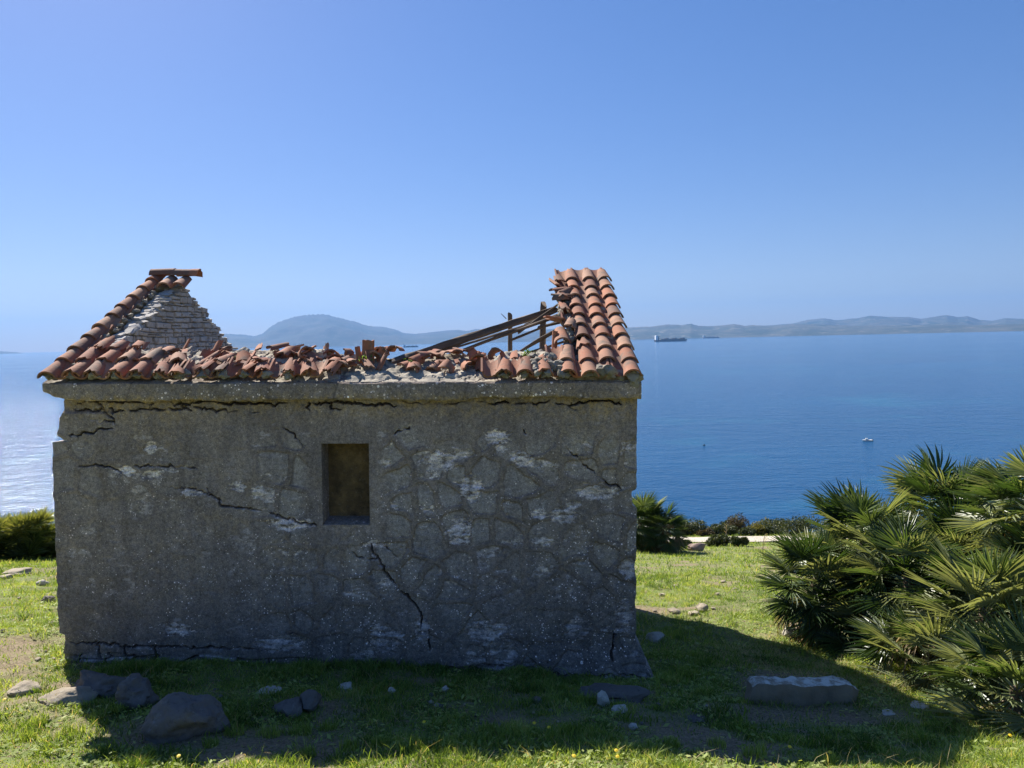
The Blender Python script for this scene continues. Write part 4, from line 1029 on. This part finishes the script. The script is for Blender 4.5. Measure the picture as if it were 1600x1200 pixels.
def palm(px, py, D, label, n_=34, sc=1.0, seed=0, hmin=None, up=1.0):
    rd = random.Random(seed); c = at(px, py, D); gzv_ = G(c.x, c.y)
    root = empty('fan_palm', (c.x, c.y, gzv_)); tag(root, label, 'palm', 'dwarf fan palms right of the hut')
    H = max(.12, c.z - gzv_); V = []; F = []; n = 8; k = 10
    for i in range(n + 1):
        t = i / n
        for j in range(k):
            a = j / k * 6.283; r = (.05 + .015 * rd.random()) * (1.15 - .3 * t); V.append((r * math.cos(a), r * math.sin(a), -.1 + t * (H + .1)))
    for i in range(n):
        for j in range(k): F.append((i * k + j, i * k + (j + 1) % k, (i + 1) * k + (j + 1) % k, (i + 1) * k + j))
    F.append(tuple(n * k + j for j in range(k))); m_ = MB(); m_.add(V, F, None, .3); m_.build('trunk', M_PTRUNK, root)
    ga = 2.39996; n_ = int(n_ * 1.6)
    for q in range(n_):
        t = (q + .5) / n_; el = R(86 - 122 * t ** 1.05) + rd.uniform(-.12, .12); az = q * ga + rd.uniform(-.3, .3)
        dead = t > .90 or (t > .7 and rd.random() < .22)
        o_ = bpy.data.objects.new('frond', rd.choice(FD if dead else FP if rd.random() < (.75 if seed in (7, 8, 9, 4) else .35 if seed < 20 else .1) else FR)); COL.objects.link(o_); o_.parent = root
        s_ = sc * rd.uniform(.78, 1.08)
        o_.matrix_local = T(0, 0, H - .04 - .18 * t * min(1, H)) @ RZ(az) @ RX(el) @ RY(rd.uniform(-.5, .5)) @ T(0, .03, 0) @ RX(R(-rd.uniform(5, 38))) @ Matrix.Scale(s_, 4)
        if dead: o_['label'] = 'withered straw coloured frond'
    return root
palm(1480, 790, 8.4, 'tallest fan palm at the back of the clump, its head against the sea', 40, 1.15, 1)
palm(1352, 845, 7.9, 'fan palm forming the upper left shoulder of the clump', 40, 1.15, 2)
palm(1275, 905, 7.7, 'fan palm at the far left of the clump, fronds out over the grass', 34, 1.0, 3)
palm(1612, 785, 7.0, 'fan palm high at the right edge of the photo', 34, 1.1, 4)
palm(1420, 895, 7.0, 'fan palm in the middle of the clump with bright upright fan', 36, 1.0, 5)
palm(1335, 965, 7.4, 'low fan palm under the left shoulder palm, near the slab', 30, .95, 6)
palm(1540, 950, 6.2, 'near pale green fan palm at right, in front of the tallest one', 40, 1.2, 7)
palm(1450, 1030, 6.2, 'low fan palm with drooping fans in the middle foreground of the clump', 30, 1.0, 8)
palm(1590, 1075, 5.35, 'lowest fan palm in the bottom right corner of the clump', 28, 1.1, 9)
palm(1650, 900, 6.4, 'fan palm half outside the right edge behind the near pale palm', 30, 1.0, 10)
palm(1500, 870, 7.6, 'shaded fan palm between the tallest palm and the near pale palm', 30, 1.0, 11)
palm(1385, 850, 8.8, 'fan palm hidden deep behind the left shoulder palm', 30, 1.1, 12)
palm(1600, 850, 7.8, 'shaded fan palm below the one high at the right edge', 30, 1.1, 13)
palm(1000, 812, 19, 'dark fan palm clump peeping out right behind the hut corner', 46, 1.35, 21)
palm(1036, 822, 18.6, 'smaller dark fan palm right of the clump behind the hut corner', 34, 1.1, 22)

# ------------------------------------------------------------------ shrubs
def shrub(px, py, wpx, hpx, D, mt, label, name='shrub', n_=1800, leaf=.035, group=None, seed=0):
    rd = random.Random(seed + int(px)); p = at(px, py, D); w_ = wpx / 2400 * D; h = hpx / 1200 * D * 1.15; gzz = G(p.x, D)
    root = empty(name, (p.x, D, gzz)); tag(root, label, 'shrub', group)
    lumps = [(rd.uniform(-.65, .65) * w_, rd.uniform(-.5, .5) * w_, rd.uniform(.3, .62) * h, rd.uniform(.34, .5)) for _ in range(9)]
    V = []; F = []; t = []
    for k in range(n_):
        lx, ly, lz, lr = rd.choice(lumps); d = Vector((rd.gauss(0, 1), rd.gauss(0, 1), rd.gauss(0, 1))).normalized(); r = rd.uniform(.7, 1.06)
        q = Vector((lx + d.x * lr * w_ * r, ly + d.y * lr * w_ * r, max(.0, lz + d.z * lr * h * r * .95)))
        u = Vector((rd.gauss(0, 1), rd.gauss(0, 1), rd.gauss(.4, 1))).normalized() * leaf * rd.uniform(.6, 1.3); v = u.cross(Vector((rd.gauss(0, 1), rd.gauss(0, 1), rd.gauss(0, 1)))).normalized() * leaf * .35
        b = len(V); V += [tuple(q - u), tuple(q + v), tuple(q + u), tuple(q - v)]; F.append((b, b + 1, b + 2, b + 3)); t += [rd.random()] * 4
    m_ = MB(); m_.v = V; m_.f = F; m_.t = t; m_.m = [0] * len(F); m_.build('foliage', mt, root)
    m_ = MB(); 
    for k in range(9):
        lx, ly, lz, lr = lumps[k]; b = len(m_.v); r = w_ * .03 + .006
        m_.add([(-r, 0, -.1), (r, 0, -.1), (0, r, -.1), (lx, ly, lz)], [(0, 1, 3), (1, 2, 3), (2, 0, 3)])
    m_.build('stem', M_WOOD, root); return root
SH = [(1088, 840, 46, 22, 29.5, M_SHRUB, 'round dark shrub beyond the track, second from the fan palm'), (1062, 843, 34, 18, 29.5, M_SHRUB, 'low dark shrub beyond the track next to the small fan palm'),
      (1155, 838, 44, 27, 30.5, M_SHRUBB, 'tallest brownish shrub on the cliff edge beyond the track'), (1122, 842, 48, 16, 29, M_SHRUB, 'low green shrub left of the brownish one beyond the track'),
      (1178, 842, 36, 17, 28.6, M_SHRUBY, 'yellowish shrub bordering the far side of the track'), (1215, 840, 60, 23, 29.8, M_SHRUB, 'wide olive shrub beyond the track nearest the big palms'),
      (1140, 843, 30, 14, 28.8, M_SHRUB, 'small green shrub in front of the brownish one'), (1260, 842, 60, 24, 30, M_SHRUB, 'shrub beyond the track seen through the palm tips'),
      (1195, 843, 26, 13, 28.7, M_SHRUB, 'small dark shrub right of the yellowish one by the track'), (1105, 843, 30, 10, 28.6, M_SHRUBB, 'low brown shrub at the far verge of the track'),
      (1065, 855, 30, 10, 21.6, M_SHRUB, 'small shrub on the near side of the track by the pinkish rock'), (1122, 860, 46, 15, 21.4, M_SHRUB, 'grey green shrub on the near side of the track, widest of three'),
      (1156, 864, 28, 14, 21, M_SHRUB, 'dark rounded shrub on the near side of the track, rightmost of three'), (1320, 845, 70, 25, 30, M_SHRUBB, 'shrub on the cliff edge hidden behind the palms'),
      (1030, 845, 40, 16, 30, M_SHRUB, 'low shrub beyond the track behind the small fan palm')]
for k_, (px_s, w_s, h_s, D_s, mt_s, lb_s) in enumerate([(1010, 40, 26, 29, M_SHRUB, 'shrub beyond the track showing between the hut and the small fan palm'), (1045, 44, 26, 28.5, M_SHRUBB, 'brown tinged shrub just right of the small fan palm beyond the track'), (1075, 40, 22, 31, M_SHRUB, 'shrub behind the round dark one on the cliff edge'),
        (1135, 46, 28, 31.5, M_SHRUB, 'shrub behind the tallest brownish one on the cliff edge'), (1200, 50, 24, 31.5, M_SHRUBY, 'light olive shrub behind the yellowish one on the cliff edge'), (1240, 60, 26, 28.6, M_SHRUB, 'shrub at the far verge of the track touching the palm tips'), (1168, 30, 12, 27.9, M_SHRUB, 'tiny shrub right at the far verge of the track in the middle')]):
    SH.append((px_s, 850, w_s, h_s, D_s, mt_s, lb_s))
for a in SH: shrub(*a, n_=1500, leaf=.05, group='shrubs along the dirt track')
stone_at(1090, 861, 34, 16, M_ROCKP, 'pinkish tan rock among the shrubs on the near side of the track', 'rock', .25, .6)
def stalk(px, py0, py1, D, label):
    a = at(px, py1, D); a.z = G(a.x, a.y) - .02; h = (py1 - py0) / 1200 * D; V = []; F = []; n = 6
    root = None; m_ = MB()
    for i in range(n + 1):
        s = i / n; r = .012 * (1 - .6 * s)
        for j in range(4): V.append((r * math.cos(j * 1.571) + .05 * s * s, r * math.sin(j * 1.571), s * h))
    for i in range(n):
        for j in range(4): F.append((i * 4 + j, i * 4 + (j + 1) % 4, i * 4 + 4 + (j + 1) % 4, i * 4 + 4 + j))
    m_.add(V, F, None, 1)
    for k in range(7):
        a_ = random.random() * 6.283; q = .55 + .06 * k; b = Vector((.05 * q * q, 0, q * h)); e = b + Vector((math.cos(a_), math.sin(a_), .9)) * .09
        m_.add([b + Vector((-.004, 0, 0)), b + Vector((.004, 0, 0)), e + Vector((.006, 0, 0)), e - Vector((.006, 0, 0))], [(0, 1, 2, 3)], None, 1)
    o_ = m_.build('dry_stalk', M_DEAD); o_.location = a; tag(o_, label, 'stalk')
stalk(1192, 838, 868, 19, 'pale dry flower stalk standing in the grass before the track, right one'); stalk(1134, 822, 852, 24, 'thin dry stalk rising among the track shrubs, left one')
# spiky bush at the left edge
def tussock(px, py, D, w_, h, n_, label, seed):
    rd = random.Random(seed); p = at(px, py, D); gg = G(p.x, D); V = []; F = []; t = []
    root = empty('spiky_bush', (p.x, D, gg)); tag(root, label, 'bush', 'spiky bushes left of the hut')
    cs = [(rd.uniform(-.7, .7) * w_, rd.uniform(-.4, .4) * w_, rd.uniform(.02, .62) * h) for _ in range(34)]
    for k in range(n_):
        c = rd.choice(cs); a = rd.random() * 6.283; e = rd.uniform(.1, 1.5); L_ = rd.uniform(.22, .42) * h
        d = Vector((math.cos(a) * math.cos(e), math.sin(a) * math.cos(e), math.sin(e))); s_ = d.cross(Vector((rd.gauss(0, 1), rd.gauss(0, 1), .1))).normalized() * .009
        b = Vector(c); m = b + d * L_ * .55; e_ = b + d * L_ - Vector((0, 0, L_ * .12)); q = len(V)
        V += [tuple(b - s_), tuple(b + s_), tuple(m + s_), tuple(m - s_), tuple(e_)]; F += [(q, q + 1, q + 2, q + 3), (q + 3, q + 2, q + 4)]; t += [min(1, max(0, c[2] / h * 1.3 + rd.uniform(-.2, .45)))] * 5
    m_ = MB(); m_.v = V; m_.f = F; m_.t = t; m_.m = [0] * len(F); m_.build('foliage', M_TUSS, root)
    m_ = MB()
    for c in cs: m_.add([(-.02, 0, -.1), (.02, 0, -.1), (0, .02, -.1), c], [(0, 1, 3), (1, 2, 3), (2, 0, 3)])
    m_.build('stem', M_WOOD, root)
tussock(28, 868, 14.0, .62, .98, 5200, 'yellow green spiky bush on the left edge against the sea', 3)
tussock(82, 868, 14.4, .5, .85, 3600, 'lower spiky bush tucked behind the left wall of the hut', 4)
tussock(-40, 868, 13.6, .6, .9, 3600, 'spiky bush running out of the left edge of the photo', 5)

# ------------------------------------------------------------------ vessels
M_HULLW = m_flat('white_hull', (.8, .8, .78), .35, .5, .5, .1); M_HULLD = m_flat('dark_hull', (.05, .06, .08), .5, .4, .02, .2); M_RED = m_flat('red_hull', (.14, .05, .04), .5); M_GLASS = m_flat('cabin_glass', (.03, .04, .05), .15, .6); M_DECK = m_flat('deck_paint', (.12, .10, .09), .6)
def hull(L, Bm, H, mt, parent, sheer=.15, name='hull', bow=.35):
    n = 16; V = []; F = []
    for i in range(n + 1):
        t = i / n; bb = Bm / 2 * (1 if t < 1 - bow else math.sqrt(max(0, 1 - ((t - 1 + bow) / bow) ** 2))) + .001; z1 = H * (1 + sheer * max(0, t - .6) * 2.5)
        x = (t - .5) * L; V += [(x, -bb, z1), (x * .96, -bb * .7, -H * .3), (x * .96, bb * .7, -H * .3), (x, bb, z1)]
    for i in range(n):
        for j in range(4): F.append((i * 4 + j, i * 4 + (j + 1) % 4, i * 4 + 4 + (j + 1) % 4, i * 4 + 4 + j))
    F += [(0, 1, 2, 3), (n * 4 + 3, n * 4 + 2, n * 4 + 1, n * 4)]; m_ = MB(); m_.add(V, F); return m_.build(name, mt, parent)
def boxm(m_, x0, x1, y0, y1, z0, z1, tap=0):
    c = (x1 - x0) * tap; V = [(x0, y0, z0), (x1, y0, z0), (x1, y1, z0), (x0, y1, z0), (x0 + c, y0, z1), (x1 - c, y0, z1), (x1 - c, y1, z1), (x0 + c, y1, z1)]
    m_.add(V, [(0, 3, 2, 1), (4, 5, 6, 7), (0, 1, 5, 4), (1, 2, 6, 5), (2, 3, 7, 6), (3, 0, 4, 7)])
def sea_at(px, py):
    r = ray(px, py); t = (SEA - EYE.z) / r.z; return EYE + r * t
p = sea_at(1355, 689); D = p.y; L_ = 15 / 1200 * D
b = empty('motor_boat', p, (0, 0, R(170))); tag(b, 'small white motor boat with a dark outboard, alone on the near sea', 'boat')
hull(L_, L_ * .36, L_ * .12, M_HULLW, b); m_ = MB(); boxm(m_, -L_ * .1, L_ * .2, -L_ * .12, L_ * .12, L_ * .13, L_ * .28, .15); m_.build('cabin', M_HULLW, b)
m_ = MB(); boxm(m_, L_ * .12, L_ * .215, -L_ * .11, L_ * .11, L_ * .17, L_ * .25, .1); m_.build('windscreen', M_GLASS, b)
m_ = MB(); boxm(m_, -L_ * .58, -L_ * .5, -L_ * .05, L_ * .05, -L_ * .05, L_ * .2, .1); m_.build('outboard_motor', M_HULLD, b)
def ship(px, py, wpx, label, name, rot=0, house='left', cargo=True):
    p = sea_at(px, py); L_ = wpx / 1200 * p.y; s = -1 if house == 'left' else 1
    b = empty(name, p, (0, 0, R(rot))); tag(b, label, 'ship')
    hull(L_, L_ * .16, L_ * .055, M_HULLD, b, .15, 'hull', .15); m_ = MB(); boxm(m_, -L_ * .47, -L_ * .40, -L_ * .07, L_ * .07, L_ * .055, L_ * .17); boxm(m_, -L_ * .46, -L_ * .41, -L_ * .08, L_ * .08, L_ * .17, L_ * .185); m_.build('superstructure', M_HULLW, b)
    m_ = MB(); boxm(m_, -L_ * .38, -L_ * .355, -L_ * .02, L_ * .02, L_ * .055, L_ * .16); m_.build('funnel', M_HULLD, b)
    if cargo:
        m_ = MB()
        for k in range(9): x = -L_ * .31 + k * L_ * .082; boxm(m_, x, x + L_ * .07, -L_ * .065, L_ * .065, L_ * .055, L_ * (.082 + .012 * (k * 7 % 3)))
        m_.build('cargo', M_DECK, b)
ship(1048, 533.5, 52, 'long dark cargo ship with a white bridge near the hut roof', 'cargo_ship', 4)
ship(1111, 528.5, 26, 'smaller low cargo ship right of the long one', 'cargo_ship', -6)
ship(642, 542.5, 24, 'faint cargo ship seen above the rubble under the mountain', 'cargo_ship', 0)
ship(1459, 518.6, 5, 'tiny ship on the skyline far out to the right', 'cargo_ship', 30, cargo=False)
p = sea_at(1100, 696); m_ = MB(); L_ = 5 / 1200 * p.y; V, F = rock(L_ / 2, L_ / 4, L_ * .28, 3, 2, .2); m_.add(V, F, T(0, 0, .1)); bo = empty('buoy', p); m_.build('float', M_HULLD, bo)
m_ = MB(); boxm(m_, -.05, .05, -.05, .05, 0, L_ * .6); m_.build('pole', M_HULLD, bo); tag(bo, 'dark buoy dot on the near sea, left of the motor boat', 'buoy')

# ------------------------------------------------------------------ air, sky, sun
mz, nt, out = mat('haze'); pv = nt.nodes.new('ShaderNodeVolumePrincipled'); pv.inputs['Color'].default_value = (.18, .385, .76, 1); pv.inputs['Density'].default_value = 4.2e-5; pv.inputs['Anisotropy'].default_value = .2
nt.links.new(pv.outputs[0], out.inputs['Volume'])
H_ = 25500; zb, zt = -90, 1050
m_ = MB(); boxm(m_, -H_, H_, -H_, H_, zb, zt); hz = m_.build('haze', mz); tag(hz, kind='stuff'); hz['label'] = 'pale blue sea haze fading the far coast'; hz['category'] = 'haze'

W = bpy.data.worlds.new('World'); SC.world = W; W.use_nodes = True; nt = W.node_tree
bg = nt.nodes['Background']; sk = nt.nodes.new('ShaderNodeTexSky'); sk.sky_type = 'NISHITA'; sk.sun_disc = False
sk.sun_elevation = SUN_EL; sk.sun_rotation = SUN_AZ; sk.altitude = 50; sk.air_density = 1.0; sk.dust_density = .32; sk.ozone_density = 2.0
gm = nt.nodes.new('ShaderNodeGamma'); gm.inputs[1].default_value = .72; hs = nt.nodes.new('ShaderNodeHueSaturation'); hs.inputs['Saturation'].default_value = 1.45
mu = nt.nodes.new('ShaderNodeMix'); mu.data_type = 'RGBA'; mu.blend_type = 'MULTIPLY'; mu.inputs[0].default_value = 1; mu.inputs[7].default_value = (.77, .80, 1.07, 1)
nt.links.new(sk.outputs[0], gm.inputs[0]); nt.links.new(gm.outputs[0], hs.inputs['Color']); nt.links.new(hs.outputs[0], mu.inputs[6]); nt.links.new(mu.outputs[2], bg.inputs[0]); bg.inputs[1].default_value = .075
sun = bpy.data.lights.new('sun', 'SUN'); sun.energy = 4.8; sun.angle = R(.5); sun.color = (1, .95, .87); suno = bpy.data.objects.new('sun', sun); COL.objects.link(suno)
sd = Vector((math.sin(SUN_AZ) * math.cos(SUN_EL), math.cos(SUN_AZ) * math.cos(SUN_EL), math.sin(SUN_EL)))
suno.rotation_mode = 'QUATERNION'; suno.rotation_quaternion = sd.to_track_quat('Z', 'Y')
SC.view_settings.view_transform = 'Standard'; SC.view_settings.look = 'None'; SC.view_settings.exposure = 1.25; SC.view_settings.gamma = 1
